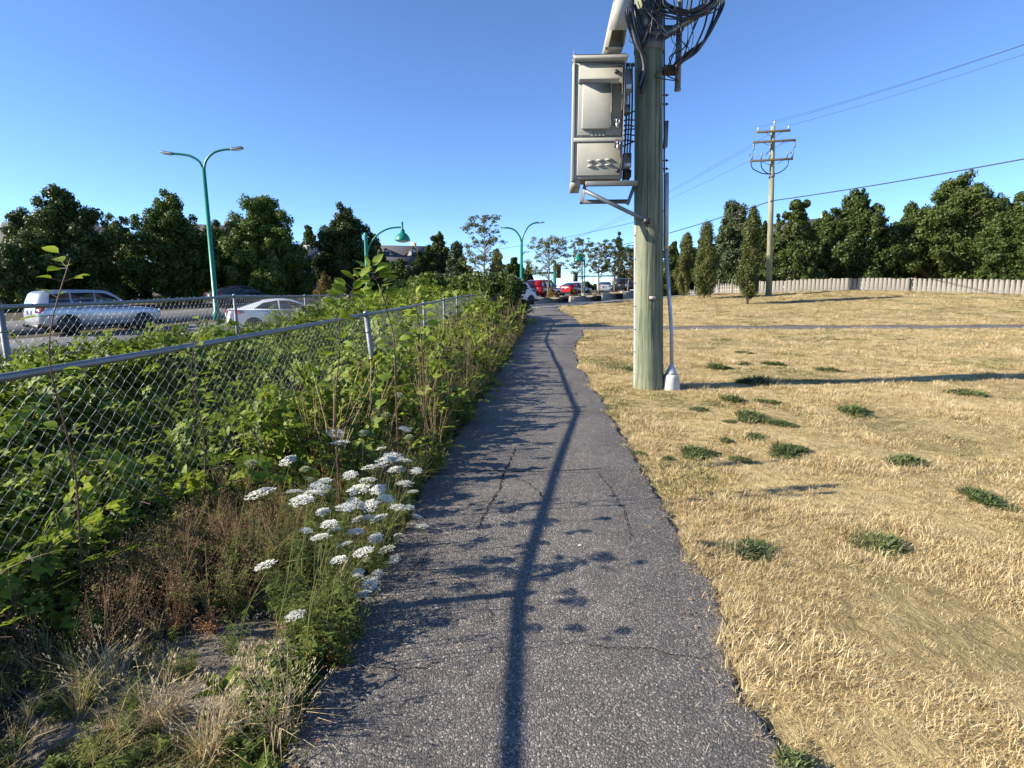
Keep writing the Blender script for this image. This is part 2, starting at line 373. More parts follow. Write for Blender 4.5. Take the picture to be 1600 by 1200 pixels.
def smooth_path(pts, sub=5):
    P = [Vector(p) for p in pts]; out = []
    for i in range(len(P) - 1):
        p0 = P[max(i - 1, 0)]; p1 = P[i]; p2 = P[i + 1]; p3 = P[min(i + 2, len(P) - 1)]
        for k in range(sub):
            t = k / sub
            out.append(.5 * ((2 * p1) + (p2 - p0) * t + (2 * p0 - 5 * p1 + 4 * p2 - p3) * t * t + (3 * p1 - p0 - 3 * p2 + p3) * t ** 3))
    out.append(P[-1]); return out

# ------------------------------------------------------------------ the ground
def grid_mesh(name, xs, ys, mat, dz=0.0):
    X, Y = np.meshgrid(xs, ys); Zv = Z(X, Y) + dz
    V = np.stack([X, Y, Zv], -1).reshape(-1, 3); nx = len(xs); ny = len(ys)
    i = np.arange((nx - 1) * (ny - 1)); r = i // (nx - 1); c = i % (nx - 1); a = r * nx + c
    return mesh_np(name, V, np.stack([a, a + 1, a + nx + 1, a + nx], -1), mat, True)
xs = np.unique(np.concatenate([np.linspace(-30, 30, 121), -np.geomspace(30, 900, 24), np.geomspace(30, 900, 24)]))
ys = np.unique(np.concatenate([np.linspace(-12, 60, 145), np.geomspace(60, 1400, 26), -np.geomspace(12, 200, 8)]))
tag(link('ground', grid_mesh('ground', xs, ys, M['soil'], -.045)), kind='structure', label='dark soil ground under the plants and lawn')

# path: edge points measured along its run
L_E = [(-.66, -3), (-.66, 0), (-.68, 1.2), (-.71, 1.9), (-.68, 2.3), (-.67, 3.3), (-.60, 4.6), (-.50, 6.5), (-.33, 8.8), (-.02, 12.8), (.28, 17), (.62, 21.7), (.86, 27), (.70, 33), (.40, 38)]
R_E = [(.88, -3), (.90, 0), (.92, 1.2), (.95, 1.8), (1.0, 2.3), (1.10, 2.9), (1.14, 3.7), (1.21, 5.0), (1.28, 6.4), (1.31, 8), (1.42, 10.8), (1.60, 13.5), (1.76, 15.4), (2.30, 18.0), (2.85, 22), (3.05, 26.0), (2.80, 30.4), (2.85, 35), (3.4, 39)]
def edge_x(E, y): return np.interp(y, [p[1] for p in E], [p[0] for p in E])
pys = np.concatenate([np.arange(-3, 8, .035), np.arange(8, 18, .08), np.arange(18, 37.2, .3)])
def rough(y, seed, amp): return amp * ((vnoise(y * 3.1, y * 0 + seed, seed) - .5) * 1.6 + (vnoise(y * 11, y * 0 + seed, seed + 3) - .5) * .9 + (vnoise(y * 31, y * 0, seed + 5) - .5) * .6)
smooth1 = lambda E: np.convolve(np.pad(edge_x(E, pys), 12, 'edge'), np.ones(25) / 25, 'valid')
PLX = smooth1(L_E) - .12 + rough(pys, 2, .05); PRX = smooth1(R_E) + rough(pys, 9, .045)
def path_mesh():
    V = []; K = 9
    for i, y in enumerate(pys):
        l, r = PLX[i], PRX[i]; zz = float(Z((l + r) / 2, y))
        prof = [(l - .004, -.05), (l, .004), (l + .03, .010)] + [(l + (r - l) * t, .012 + .006 * math.sin(PI * t)) for t in (.25, .5, .75)] + [(r - .03, .010), (r, .003), (r + .006, -.05)]
        for x, dz in prof: V.append((x, y, zz + dz + .003 * (float(vnoise(x * 2.2, y * 2.2, 4)) - .5)))
    n = len(pys); F = [(i * K + j, i * K + j + 1, (i + 1) * K + j + 1, (i + 1) * K + j) for i in range(n - 1) for j in range(K - 1)]
    return mesh_np('path', V, F, M['asphalt'], False)
path = tag(link('path', path_mesh()), kind='structure', label='worn grey asphalt footpath running up the slope')
# side path branching right across the lawn
def strip(name, pts, width, mat, dz, seg=1.0, thick=.05, kind='structure', label=None):
    P = smooth_path([Vector((p[0], p[1], 0)) for p in pts], 12); V = []; K = 5
    for i, p in enumerate(P):
        t = (P[min(i + 1, len(P) - 1)] - P[max(i - 1, 0)]).normalized(); nrm = Vector((-t.y, t.x, 0))
        for k, (o, d) in enumerate([(-.5, -thick), (-.5, 0), (0, .01), (.5, 0), (.5, -thick)]):
            q = p + nrm * (o * width); V.append((q.x, q.y, float(Z(q.x, q.y)) + dz + d))
    F = [(i * K + j, (i + 1) * K + j, (i + 1) * K + j + 1, i * K + j + 1) for i in range(len(P) - 1) for j in range(K - 1)]
    o = link(name, mesh_np(name, V, F, mat)); return tag(o, label, kind=kind)
strip('side_path', [(2.3, 20.9), (5, 20.9), (12, 21.2), (22, 21.6), (40, 23), (60, 24)], 1.5, M['asphalt'], .012, label='narrow asphalt side path crossing the dry lawn')
# cracks in the asphalt: narrow open grooves
def crack(pts, w):
    P = smooth_path([on_ground(*p) for p in pts], 10); V = []; F = []
    for i, p in enumerate(P):
        ww = w * (0.35 + 0.9 * random.random()) * min(1, (i + 1) / 4, (len(P) - i) / 4); jx = random.uniform(-.012, .012); jy = random.uniform(-.012, .012)
        t = (P[min(i + 1, len(P) - 1)] - P[max(i - 1, 0)]).normalized(); nrm = Vector((-t.y, t.x, 0)) * ww / 2
        for q in (p + nrm, p - nrm): V.append((q.x + jx, q.y + jy, float(Z(q.x, q.y)) + .0215))
    F = [(2 * i, 2 * i + 1, 2 * i + 3, 2 * i + 2) for i in range(len(P) - 1)]
    link('crack', mesh_np('crack', V, F, M['crack']), path)
crack([(806, 700), (798, 722), (786, 745), (782, 765), (768, 788), (755, 812), (748, 826)], .011)
crack([(708, 741), (770, 739), (830, 740), (900, 738), (960, 733)], .010)
crack([(812, 565), (850, 566), (905, 563)], .02)
crack([(786, 745), (812, 752), (838, 768), (850, 785)], .007)
crack([(768, 788), (742, 790), (722, 800)], .006)
crack([(930, 738), (955, 770), (978, 812), (985, 850)], .005)
crack([(905, 1010), (960, 1022), (1010, 1018), (1060, 1032), (1120, 1030)], .004)
crack([(700, 905), (735, 918), (760, 945), (770, 985)], .004)
crack([(880, 640), (905, 650), (950, 648)], .010)
crack([(620, 915), (650, 890), (668, 868)], .008)
crack([(575, 1048), (640, 1052), (700, 1040)], .006)

# lawn sheet on the right of the path
def lawn_mesh():
    ts = np.concatenate([[0, .05, .15, .3, .6], np.linspace(1, 24, 32), np.geomspace(26, 300, 16)])
    ly = np.concatenate([np.arange(-3, 16, .12), np.arange(16, 64, .5)])
    rx = np.interp(ly, pys, PRX) + .004
    rx = np.where(ly > 36.5, 3.2 + (ly - 36.5) * 1.05, rx)
    V = []; 
    for i, y in enumerate(ly):
        xx = rx[i] + ts; zz = Z(xx, np.full_like(xx, y)) - .012 + .02 * sm(ts / .5) + .016 * (vnoise(xx * 2.4, y * 2.4 + 0 * xx, 6) - .4) * sm(ts / .3)
        side = ((y > 20.1) & (y < 21.7 + .03 * xx)) * (xx > 2.6)
        V.append(np.stack([xx, np.full_like(xx, y), zz], -1))
    V = np.concatenate(V); nx = len(ts); ny = len(ly); i = np.arange((nx - 1) * (ny - 1)); r = i // (nx - 1); c = i % (nx - 1); a = r * nx + c
    F = np.stack([a, a + 1, a + nx + 1, a + nx], -1)
    cen = V[F].mean(1); yy = np.interp(cen[:, 0], [2.3, 5, 12, 22, 40, 60], [20.9, 20.9, 21.2, 21.6, 23, 24])
    keep = np.abs(cen[:, 1] - yy) > .62
    return mesh_np('lawn', V, F[keep], M['lawn'], True)
tag(link('lawn', lawn_mesh()), kind='structure', label='sun-dried straw-coloured lawn right of the path')
# gravelly bare patch at the left foot of the path
def patch(name, cx, cy, rx, ry, mat, dz, seed, label):
    V = [(cx, cy, float(Z(cx, cy)) + dz + .03)]; n = 48
    for q, k in ((.5, .025), (.8, .012), (1, -.03)):
        for j in range(n):
            th = 2 * PI * j / n; f = q * (1 + .25 * (float(vnoise(math.cos(th) * 2 + 5, math.sin(th) * 2 + 5, seed)) - .5))
            x, y = cx + rx * f * math.cos(th), cy + ry * f * math.sin(th); V.append((x, y, float(Z(x, y)) + dz + k))
    F = [(0, 1 + j, 1 + (j + 1) % n) for j in range(n)]
    for q in range(2): F += [(1 + q * n + j, 1 + (q + 1) * n + j, 1 + (q + 1) * n + (j + 1) % n, 1 + q * n + (j + 1) % n) for j in range(n)]
    return tag(link(name, mesh_np(name, V, F, mat, True)), label, kind='structure')
patch('gravel_patch', -1.25, 2.0, .75, .55, M['gravel'], -.035, 3, 'bare gravelly soil beside the path')
patch('gravel_shoulder', -1.3, .9, .9, 1.0, M['gravel'], -.045, 8, 'gravelly soil at the near left path edge')

# road beyond the fences, its kerb, the far carriageway and the pavement strip
def offset_poly(pts, d):
    P = [Vector((p[0], p[1], 0)) for p in pts]; out = []
    for i, p in enumerate(P):
        t = (P[min(i + 1, len(P) - 1)] - P[max(i - 1, 0)]).normalized(); out.append((p.x - t.y * d, p.y + t.x * d))
    return out
strip('road', offset_poly(KERB, 3.6), 7.2, M['road'], .02, label='grey asphalt road rising to the junction')
strip('far_carriageway', offset_poly(KERB, 13.2), 7.6, M['road'], .02, label='far carriageway beyond the planted median')
for k in range(14):
    kp = offset_poly(KERB, 3.6); P = smooth_path([Vector((p[0], p[1], 0)) for p in kp], 12); q = P[14 + k * 4]; q2 = P[15 + k * 4]; t = (q2 - q).normalized(); nn = Vector((-t.y, t.x, 0)) * .06; e = q + t * 1.6
    V = [(v.x, v.y, float(Z(v.x, v.y)) + .036) for v in (q - nn, q + nn, e + nn, e - nn)]; tag(link('lane_marking', mesh_np('lane_marking', V, [(3, 2, 1, 0)], M['paint_white'])), 'white dashed lane line on the road', kind='structure')
strip('kerb', offset_poly(KERB, -.1), .2, M['concrete'], .14, thick=.2, label='concrete kerb along the road')
strip('verge_strip', offset_poly(KERB, -1.0), 1.3, M['lawn'], .06, label='strip of dry grass along the kerb')
strip('sidewalk', offset_poly(KERB[3:], -2.4), 1.5, M['concrete'], .045, label='concrete sidewalk at the end of the path')

# ------------------------------------------------------------------ chain-link fences
def chain_link(a, b, base_a, base_b, top_a, top_b, pitch, r, rail_r=.03):
    """woven wire between two plan points; returns verts/faces of thin 3-sided wires"""
    a = Vector((a[0], a[1], 0)); b = Vector((b[0], b[1], 0)); Lh = (b - a).length; t = (b - a).normalized(); nrm = Vector((-t.y, t.x, 0))
    n = max(2, int(Lh / pitch)); mb = MB()
    for i in range(n):
        u0 = i * pitch; f = u0 / Lh; zb = base_a + (base_b - base_a) * f; zt = top_a + (top_b - top_a) * f
        m = max(4, int((zt - zb) / pitch)); m += m % 2; pts = []
        for q in range(m + 1):
            uu = min(Lh, u0 + (pitch * 1.0 if (q + i) % 2 else 0)); zz = zb + (zt - .012 - zb) * q / m
            p = a + t * uu + nrm * ((.004 if q % 2 else -.004) + .012 * math.sin(uu * 2.1) * math.sin(PI * q / m) + .03 * (float(vnoise(uu * 1.1, zz * 2, 11)) - .5) * math.sin(PI * q / m))
            pts.append(Vector((p.x, p.y, zz)))
        top = pts[-1]
        if i % 3 == 0: pts += [Vector((top.x, top.y, zt + rail_r * .2)) - nrm * rail_r * 1.06, Vector((top.x, top.y, zt + rail_r * 1.04)) + t * .01, Vector((top.x, top.y, zt)) + t * .02 + nrm * rail_r * 1.06]
        mb.tube(pts, r, 3, False)
    return mb
def fence(name, label, nodes, h_gap, post_r, rail_r, pitch, wire_r, corner=()):
    """nodes: (x, y, top z, base x shift)"""
    root = empty(name, (nodes[0][0], nodes[0][1], float(Z(nodes[0][0], nodes[0][1])))); tag(root, label, 'fence')
    inv = root.location.copy(); off = lambda mb: [setattr(mb, 'V', [tuple(Vector(v) - inv) for v in mb.V])] and mb
    for i, nd in enumerate(nodes):
        x, y, zt = nd[:3]; lean = nd[3] if len(nd) > 3 else 0; zg = float(Z(x, y)) - .1; r = post_r * (1.25 if i in corner else 1)
        mb = MB(); mb.tube([(x + lean, y, zg), (x + lean * .4, y, zg + (zt - zg) * .6), (x, y, zt - .005)], r, 12); off(mb).build('post', M['galv_dull'], root, smooth=False)
        cap = MB(); cap.lathe([(r * 1.12, 0), (r * 1.12, .045), (r * .9, .062), (r * .4, .075)], 12, (x, y, zt - .03)); 
        if i in corner or True: off(cap).build('post_cap', M['galv'], root)
        for zz in (.35, .62, .85):
            tb = MB(); p = Vector((x + lean * (1 - zz), y, zg + (zt - zg) * zz)); tb.lathe([(r * 1.08, -.012), (r * 1.08, .012)], 10, p); off(tb).build('tie_band', M['galv'], root)
    for i in range(len(nodes) - 1):
        a, b = nodes[i], nodes[i + 1]; k = 10
        mb = MB(); mb.tube([Vector(a[:3]).lerp(Vector(b[:3]), j / k) + Vector((0, 0, -.012 * math.sin(PI * j / k))) for j in range(k + 1)], rail_r, 12); off(mb).build('top_rail', M['galv'], root, smooth=True)
        cm = chain_link(a, b, float(Z(a[0], a[1])) + h_gap, float(Z(b[0], b[1])) + h_gap, a[2], b[2], pitch, wire_r, rail_r)
        o = off(cm).build('chain_link_mesh', M['galv'], root); tag(o, kind='stuff')
    return root
P350 = at(350, 530, 4.0); PC = at(572, 491, 6.64)
F1 = [(-2.50, -.9, 1.24), (-2.36, 2.25, 1.205), (PC.x, PC.y, PC.z, .13), (-1.70, 10.6, 1.36), (-1.66, 13.4, 1.39), (-1.62, 16.2, 1.43), (-1.15, 20.2, 1.50), (-.75, 23.4, 1.60)]
fence('chain_link_fence', 'sagging chain-link fence with thick grey top rail beside the path', F1, .03, .026, .0205, .042, .0013, corner=(2,))
F2 = [(-4.2, -3, 1.42), (-4.55, 1.0, 1.44), (-4.85, 5.2, 1.45), (at(366, 463, 9.8).x, 9.8, at(366, 463, 9.8).z), (-5.45, 14.5, 1.47), (-6.05, 20, 1.47), (-5.3, 24.5, 1.5), (-3.3, 28, 1.6)]
fence('chain_link_fence', 'farther chain-link fence between the brambles and the road', F2, .05, .028, .021, .055, .0019)

# ------------------------------------------------------------------ near utility pole
PB = on_ground(1014, 607); PX, PY, PZ = PB.x, PB.y, PB.z
pole = empty('utility_pole', (PX, PY, PZ)); tag(pole, 'thick green-tinted wooden utility pole carrying a metal cabinet beside the path', 'utility pole')
def shaft_mesh(r0, r1, h, n=40, seg=60, lean=0):
    V = []; cr = [(random.uniform(0, 2 * PI), random.uniform(0, h * .7), random.uniform(.8, 3.5)) for _ in range(26)] + [(5.2, -1, 12), (4.45, 0.2, 6)]
    for i in range(seg + 1):
        z = h * i / seg - .3 * (1 - i / seg)
        r = r0 + (r1 - r0) * i / seg + .02 * math.exp(-max(0, z) * 3)
        for j in range(n):
            th = 2 * PI * j / n; rr = r * (1 + .014 * (float(vnoise(th * 3, z * .7, 2)) - .5) * 2)
            for (c, z0, ln) in cr:
                w = 0.055 * r0 / .24
                if z0 < z < z0 + ln and abs((th - c + PI) % (2 * PI) - PI + .02 * math.sin(z * 2)) < w: rr -= .012 * min(1, (z - z0) * 3, (z0 + ln - z) * 3)
            V.append((rr * math.cos(th) + lean * i / seg, rr * math.sin(th), z))
    F = [(i * n + j, i * n + (j + 1) % n, (i + 1) * n + (j + 1) % n, (i + 1) * n + j) for i in range(seg) for j in range(n)] + [tuple(seg * n + j for j in range(n))]
    return V, F
PR = 0.238
LEAN = (at(1014, 60, PY).x - PX) / (at(1014, 60, PY).z - PZ)
V, F = shaft_mesh(PR, .185, 9.2, lean=LEAN * 9.2); link('shaft', mesh_np('shaft', V, F, M['pole_wood'], True), pole)
def pl(px, py, dy=0.0):   # point in pole space from picture position at the pole's depth
    return at(px, py, PY + dy) - Vector((PX, PY, PZ))
def rz(z): return PR + (.185 - PR) * z / 9.2
def lx(z): return LEAN * z
for th, z0s, z1s, w in ((-1.05, .2, 8.8, .010), (-1.62, .0, 2.6, .006), (-1.95, 1.2, 4.2, .007), (-.75, .3, 3.4, .008), (-2.3, .1, 1.9, .005), (-1.35, 2.8, 6.5, .006), (-.45, .5, 6, .009), (-1.8, .1, 1.0, .004)):
    Vc = []; zs = np.linspace(z0s, z1s, 40)
    for q, z in enumerate(zs):
        ww = w * (.35 + .8 * float(vnoise(z * 3, th * 9, 3))) * min(1, q / 5, (39 - q) / 5) / rz(z); tc = th + .035 * math.sin(z * 1.7 + th * 5) + .012 * (float(vnoise(z * 5, th, 8)) - .5); rr_ = rz(z) + .0215 * math.exp(-max(0, z) * 3) + .006
        for sg in (-1, 1): Vc.append((lx(z) + rr_ * math.cos(tc + sg * ww / 2), rr_ * math.sin(tc + sg * ww / 2), z))
    link('split', mesh_np('split', Vc, [(2 * q, 2 * q + 1, 2 * q + 3, 2 * q + 2) for q in range(39)], M['crack']), pole)
# white cable moulding up the left flank
mb = MB(); z1 = pl(990, 345).z
for k in range(14): pass
mb.tube([(lx(z) - rz(z) - .004, -.045, z) for z in np.linspace(-.05, z1, 12)], .019, 8); mb.build('cable_moulding', M['white_pvc'], pole, smooth=True)
for k in range(7):
    z = .25 + k * z1 / 7.3; b = MB(); b.box((lx(z) - rz(z) + .002, -.047, z), (.055, .046, .018), bev=.004); b.build('strap', M['galv_dull'], pole)
# galvanised riser channel on the right flank
z0, z1b = pl(1040, 566).z, pl(1040, 271).z
mb = MB(); mb.prism([(-.045, -.03), (.045, -.03), (.045, .03), (.035, .03), (.035, -.02), (-.035, -.02), (-.035, .03), (-.045, .03)], (0, 1, 0), (-1, 0, 0), (LEAN, 0, 1), z1b - 2.25, (lx(2.25) + rz(2) + .035, -.03, 2.25)); mb.build('riser_channel', M['riser'], pole)
for py in (207, 240):   # grey cover boxes on the right flank
    pass
mb = MB(); za, zb = pl(1037, 232).z, pl(1037, 190).z; mb.box((lx(za) + rz(4) + .03, -.02, (za + zb) / 2), (.05, .10, zb - za), bev=.008); mb.build('cover_plate', M['cab_grey'], pole)
for py in (149, 163, 251, 264, 330, 402):   # through bolts
    p = pl(1037, py); b = MB(); x = lx(p.z) + rz(p.z)
    b.tube([(x - .05, -.01, p.z), (x + .085, -.01, p.z)], .009, 6); b.lathe([(.022, 0), (.022, .016)], 6, (x + .045, -.01, p.z), rot=(0, PI / 2, 0)); b.build('bolt', M['steel_dark'], pole)
p = pl(1014, 465); th = -PI / 2
b = MB(); b.box((p.x, -rz(p.z) - .005, p.z), (.14, .012, .072), bev=.003); tg = b.build('identification_tag', M['rust'], pole)
b = MB(); b.box((p.x, -rz(p.z) - .012, p.z), (.108, .004, .045)); b.build('tag_face', M['concrete'], tg)
# long thin pipe continuing above the riser
mb = MB(); mb.tube([(lx(z) + rz(z) + .012, -.03, z) for z in np.linspace(z1b, 8.5, 8)], .014, 8); mb.build('riser_pipe', M['steel_dark'], pole, smooth=True)
# steel band and bracket hardware near the top
for py, hh in ((74, .16), (58, .10)):
    p = pl(1015, py); b = MB(); b.lathe([(rz(p.z) + .012, -hh / 2), (rz(p.z) + .016, 0), (rz(p.z) + .012, hh / 2)], 24, (lx(p.z), 0, p.z)); b.build('pole_band', M['galv_dull'], pole)
pA, pB2 = pl(1040, 66), pl(1118, 14)
b = MB(); b.tube([(pA.x - .1, -.22, pA.z - .02), (pB2.x, -.32, pB2.z)], .055, 4); b.build('bracket_arm', M['cab_grey'], pole)
pA = pl(1050, 8); b = MB(); b.box((pA.x + .05, -.30, pA.z + .05), (.5, .06, .1), bev=.01); b.build('bracket_arm', M['galv'], pole)
pA = pl(972, 3); b = MB(); b.box((pA.x + .05, -.26, pA.z + .04), (.66, .07, .09), bev=.01); b.build('bracket_arm', M['galv_dull'], pole)
# white shroud and small grey boxes carried at the top left
pS0, pS1 = pl(962, 78, -.3), pl(972, -8, -.3)
shr = empty('equipment_shroud', Vector((PX, PY, PZ)) + pS0); tag(shr, 'pale tapered sheet-metal shroud above the cabinet on the pole', 'shroud')
hh = pS1.z - pS0.z
def sheet(nm, q, th):
    b = MB(); q = [Vector(v) for v in q]; n_ = (q[1] - q[0]).cross(q[3] - q[0]).normalized() * th; b.add(q + [v + n_ for v in q], [(3, 2, 1, 0), (4, 5, 6, 7)] + [(k, (k + 1) % 4, 4 + (k + 1) % 4, 4 + k) for k in range(4)]); b.build(nm, M['cabinet_edge'], shr)
zf = .24
xb0, xb1, xt0, xt1 = -.165, .13, -.015, .17
lerp = lambda a_, c_, t_: a_ + (c_ - a_) * t_
sheet('front_panel', [(lerp(xb0, xt0, zf / hh), -.055, zf), (lerp(xb1, xt1, zf / hh), -.055, zf), (xt1, -.12, hh), (xt0, -.12, hh)], .006)
sheet('side_panel', [(xb0, .28, 0), (xb0 + .01, -.02, 0), (xt0, -.115, hh), (xt0, .24, hh)], .006)
sheet('back_panel', [(xb1, .29, 0), (xb0, .29, 0), (xt0, .25, hh), (xt1, .25, hh)], .006)
sheet('side_panel', [(xb1, -.02, .1), (xb1, .28, .1), (xt1, .24, hh), (xt1, -.115, hh)], .006)
b = MB(); b.box((-.02, .14, .03), (.26, .29, .012)); b.build('base_plate', M['cabinet'], shr)
b = MB(); b.box((-.03, -.06, hh + .03), (.42, .16, .07), bev=.01); b.build('top_box', M['cab_grey'], shr)

# concrete foot of the cable riser
pr = on_ground(1050, 611)
cb = empty('riser_foot', (PX + rz(0) + .085, PY - .12, float(Z(PX + .35, PY)) - .02)); tag(cb, 'white concrete foot with grey metal cone at the base of the pole', 'concrete foot')
b = MB(); V = []
for z, s in ((0, .135), (.03, .14), (.24, .115), (.27, .105), (.285, .085)):
    V += [(s * math.cos(PI / 4 + q * PI / 2) * 1.25, s * math.sin(PI / 4 + q * PI / 2) * 1.25, z) for q in range(4)]
b.add(V, [(4 * q + j, 4 * q + (j + 1) % 4, 4 * q + 4 + (j + 1) % 4, 4 * q + 4 + j) for q in range(4) for j in range(4)] + [(16, 17, 18, 19)]); b.build('block', plain('white_concrete', (.60, .56, .50), .85, var=.28, scale=9, bscale=50, bstr=.4), cb)
zc = z0 - (float(Z(PX + .35, PY)) - .02 - PZ)
b = MB(); b.lathe([(.088, .285), (.094, .30), (.09, .315), (.034, .43), (.031, .46)], 18); b.build('cone', M['riser'], cb)
b = MB(); b.tube([(0, 0, .43), (-.02, .04, 1.0), (lx(2.3) + rz(2) + .035 - rz(0) - .085, .09, 2.3)], .030, 12); b.build('pipe', M['riser'], cb, smooth=True)

# ------------------------------------------------------------------ equipment cabinet
CY = PY - .20
cT, cB = at(936, 96, CY - .25), at(936, 279, CY - .25)
xL, xR = at(899, 190, CY - .25).x, at(976, 190, CY - .25).x
cw, ch, cd = xR - xL, cT.z - cB.z, .46
cab = empty('equipment_cabinet', ((xL + xR) / 2, CY, cB.z), math.radians(-3)); tag(cab, 'beige two-door metal equipment cabinet bolted to the utility pole', 'cabinet')
def cp(px, py): # picture position -> cabinet front plane
    v = at(px, py, CY - .25); return v.x - (xL + xR) / 2, v.z - cB.z
yf = -cd / 2
b = MB(); b.box((0, 0, ch / 2), (cw, cd, ch), bev=.012); b.build('body', M['cabinet'], cab)
zsplit = cp(936, 218)[1]
def door(name, z0, z1, lab):
    x0, x1 = -cw / 2 + .05, cw / 2 - .035
    d = MB(); d.box(((x0 + x1) / 2, yf - .014, (z0 + z1) / 2), (x1 - x0, .028, z1 - z0), bev=.008); o = d.build(name, M['cabinet'], cab); return o
d1 = door('door', zsplit + .055, cp(936, 101)[1], ''); d1['label'] = 'upper cabinet door with raised panel'
d2 = door('door', cp(936, 279)[1] + .04, zsplit - .045, ''); d2['label'] = 'lower cabinet door with six louvres'
b = MB(); b.box((0, yf - .012, zsplit), (cw + .004, .03, .06), bev=.006); b.build('centre_rail', M['cabinet_edge'], cab)
x0, z0_ = cp(910, 203); x1, z1_ = cp(957, 131)
b = MB(); b.box(((x0 + x1) / 2, yf - .05, (z0_ + z1_) / 2), (x1 - x0, .05, z1_ - z0_), bev=.012); b.build('raised_panel', M['cabinet_edge'], d1)
b = MB(); b.box(((x0 + x1) / 2 + .02, yf - .085, z1_ + .02), (x1 - x0 + .15, .13, .022), rot=(math.radians(-10), 0, 0), bev=.004); b.build('drip_hood', M['cabinet_edge'], d1)
for k in range(4):
    b = MB(); b.box((x0 + .16 + k * .055, yf - .032, z0_ - .05), (.032, .012, .075), bev=.003); b.build('vent_slot', M['cabinet'], d1)
for px, py in ((924, 250), (938.5, 249), (952, 248), (924, 258), (938.5, 257), (952, 256)):
    x, z = cp(px, py); b = MB(); b.prism([(0, 0), (-.022, -.016), (-.022, -.024), (0, -.03)], (0, 1, 0), (0, 0, 1), (1, 0, 0), .09, (x - .045, yf - .028, z)); b.build('louvre', M['cabinet_edge'], d2)
for dd, px, py in ((d1, 964, 197), (d2, 965, 231)):
    x, z = cp(px, py); b = MB(); b.box((x, yf - .045, z + .05), (.075, .035, .10), bev=.004); h = b.build('hasp', M['steel_dark'], dd)
    b = MB(); b.box((x + .015, yf - .075, z - .005), (.06, .03, .075), bev=.012); b.tube(smooth_path([(x - .005, yf - .075, z + .03), (x - .003, yf - .075, z + .075), (x + .033, yf - .075, z + .075), (x + .035, yf - .075, z + .03)], 4), .006, 6); b.build('padlock', M['brass'], dd)
for dd, px, py in ((d1, 964, 113), (d2, 966, 267)):
    x, z = cp(px, py); b = MB(); b.lathe([(.03, 0), (.028, .02), (.015, .03)], 12, (x, yf - .027, z), rot=(PI / 2, 0, 0)); b.build('lock_knob', M['steel_dark'], dd)
# roof rails and left return flange
zt = cp(936, 96)[1]
b = MB(); b.box((0, -.04, zt + .045), (cw + .05, cd + .08, .06), bev=.012); b.build('visor', M['cabinet_edge'], cab)
b = MB(); b.box((0, -.06, zt + .135), (cw + .06, .09, .05), bev=.008); b.build('lifting_rail', M['galv'], cab)
b = MB(); b.box((0, .12, zt + .15), (cw + .06, .09, .05), bev=.008); b.build('lifting_rail', M['galv'], cab)
for s in (-1, 1):
    b = MB(); b.tube([(s * (cw / 2 - .05), -.07, zt + .08), (s * (cw / 2 - .05), -.07, zt + .12)], .028, 8); b.build('spacer', M['galv_dull'], cab)
b = MB(); b.box((-cw / 2 - .018, yf + .03, ch / 2 - .02), (.035, .10, ch + .03), bev=.006); b.build('side_flange', M['cabinet_edge'], cab)
b = MB(); b.tube([(-cw / 2 - .02, yf + .02, zt + .05), (-cw / 2 - .02, yf + .02, zt + .22)], .004, 5); b.build('antenna_whip', M['galv'], cab)
b = MB(); b.prism([(-cd / 2 + .02, 0), (cd / 2 - .02, 0), (cd / 2 - .02, -.13), (-cd / 2 + .08, -.10)], (0, 1, 0), (0, 0, 1), (1, 0, 0), .14, (-cw / 2 - .03, 0, 0)); b.build('skirt', M['cabinet'], cab)
# bracket under the cabinet: two rails, hangers and a diagonal strut back to the pole
xp = PX - (xL + xR) / 2 - rz(2.9)
x0, z0_ = cp(909, 320); x1, z1_ = cp(996, 286)
b = MB(); b.box(((x0 + x1) / 2 + .04, yf + .02, -.065), (x1 - x0 - .05, .07, .07), bev=.006); b.build('bracket_rail', M['galv'], cab)
b = MB(); b.box(((x0 + x1) / 2, .14, -.27), (x1 - x0 - .1, .06, .06), bev=.006); b.build('bracket_rail', M['galv_dull'], cab)
b = MB(); b.box((x0 + .04, yf + .08, -.2), (.05, .06, .34), rot=(math.radians(-28), math.radians(12), 0), bev=.005); b.build('hanger', M['galv_dull'], cab)
b = MB(); b.box((xp - .24, -.02, -.19), (.05, .05, .38), rot=(math.radians(-28), math.radians(22), 0), bev=.005); b.build('hanger', M['galv_dull'], cab)
zz = cp(988, 343)[1]
b = MB(); b.tube([(x0 + .07, yf + .06, -.16), (xp + .03, 0, zz)], .030, 10); b.build('strut', M['galv'], cab, smooth=True)
b = MB(); b.lathe([(.055, -.04), (.06, 0), (.055, .04)], 10, (xp + .01, -.02, zz)); b.build('strut_clamp', M['steel_dark'], cab)
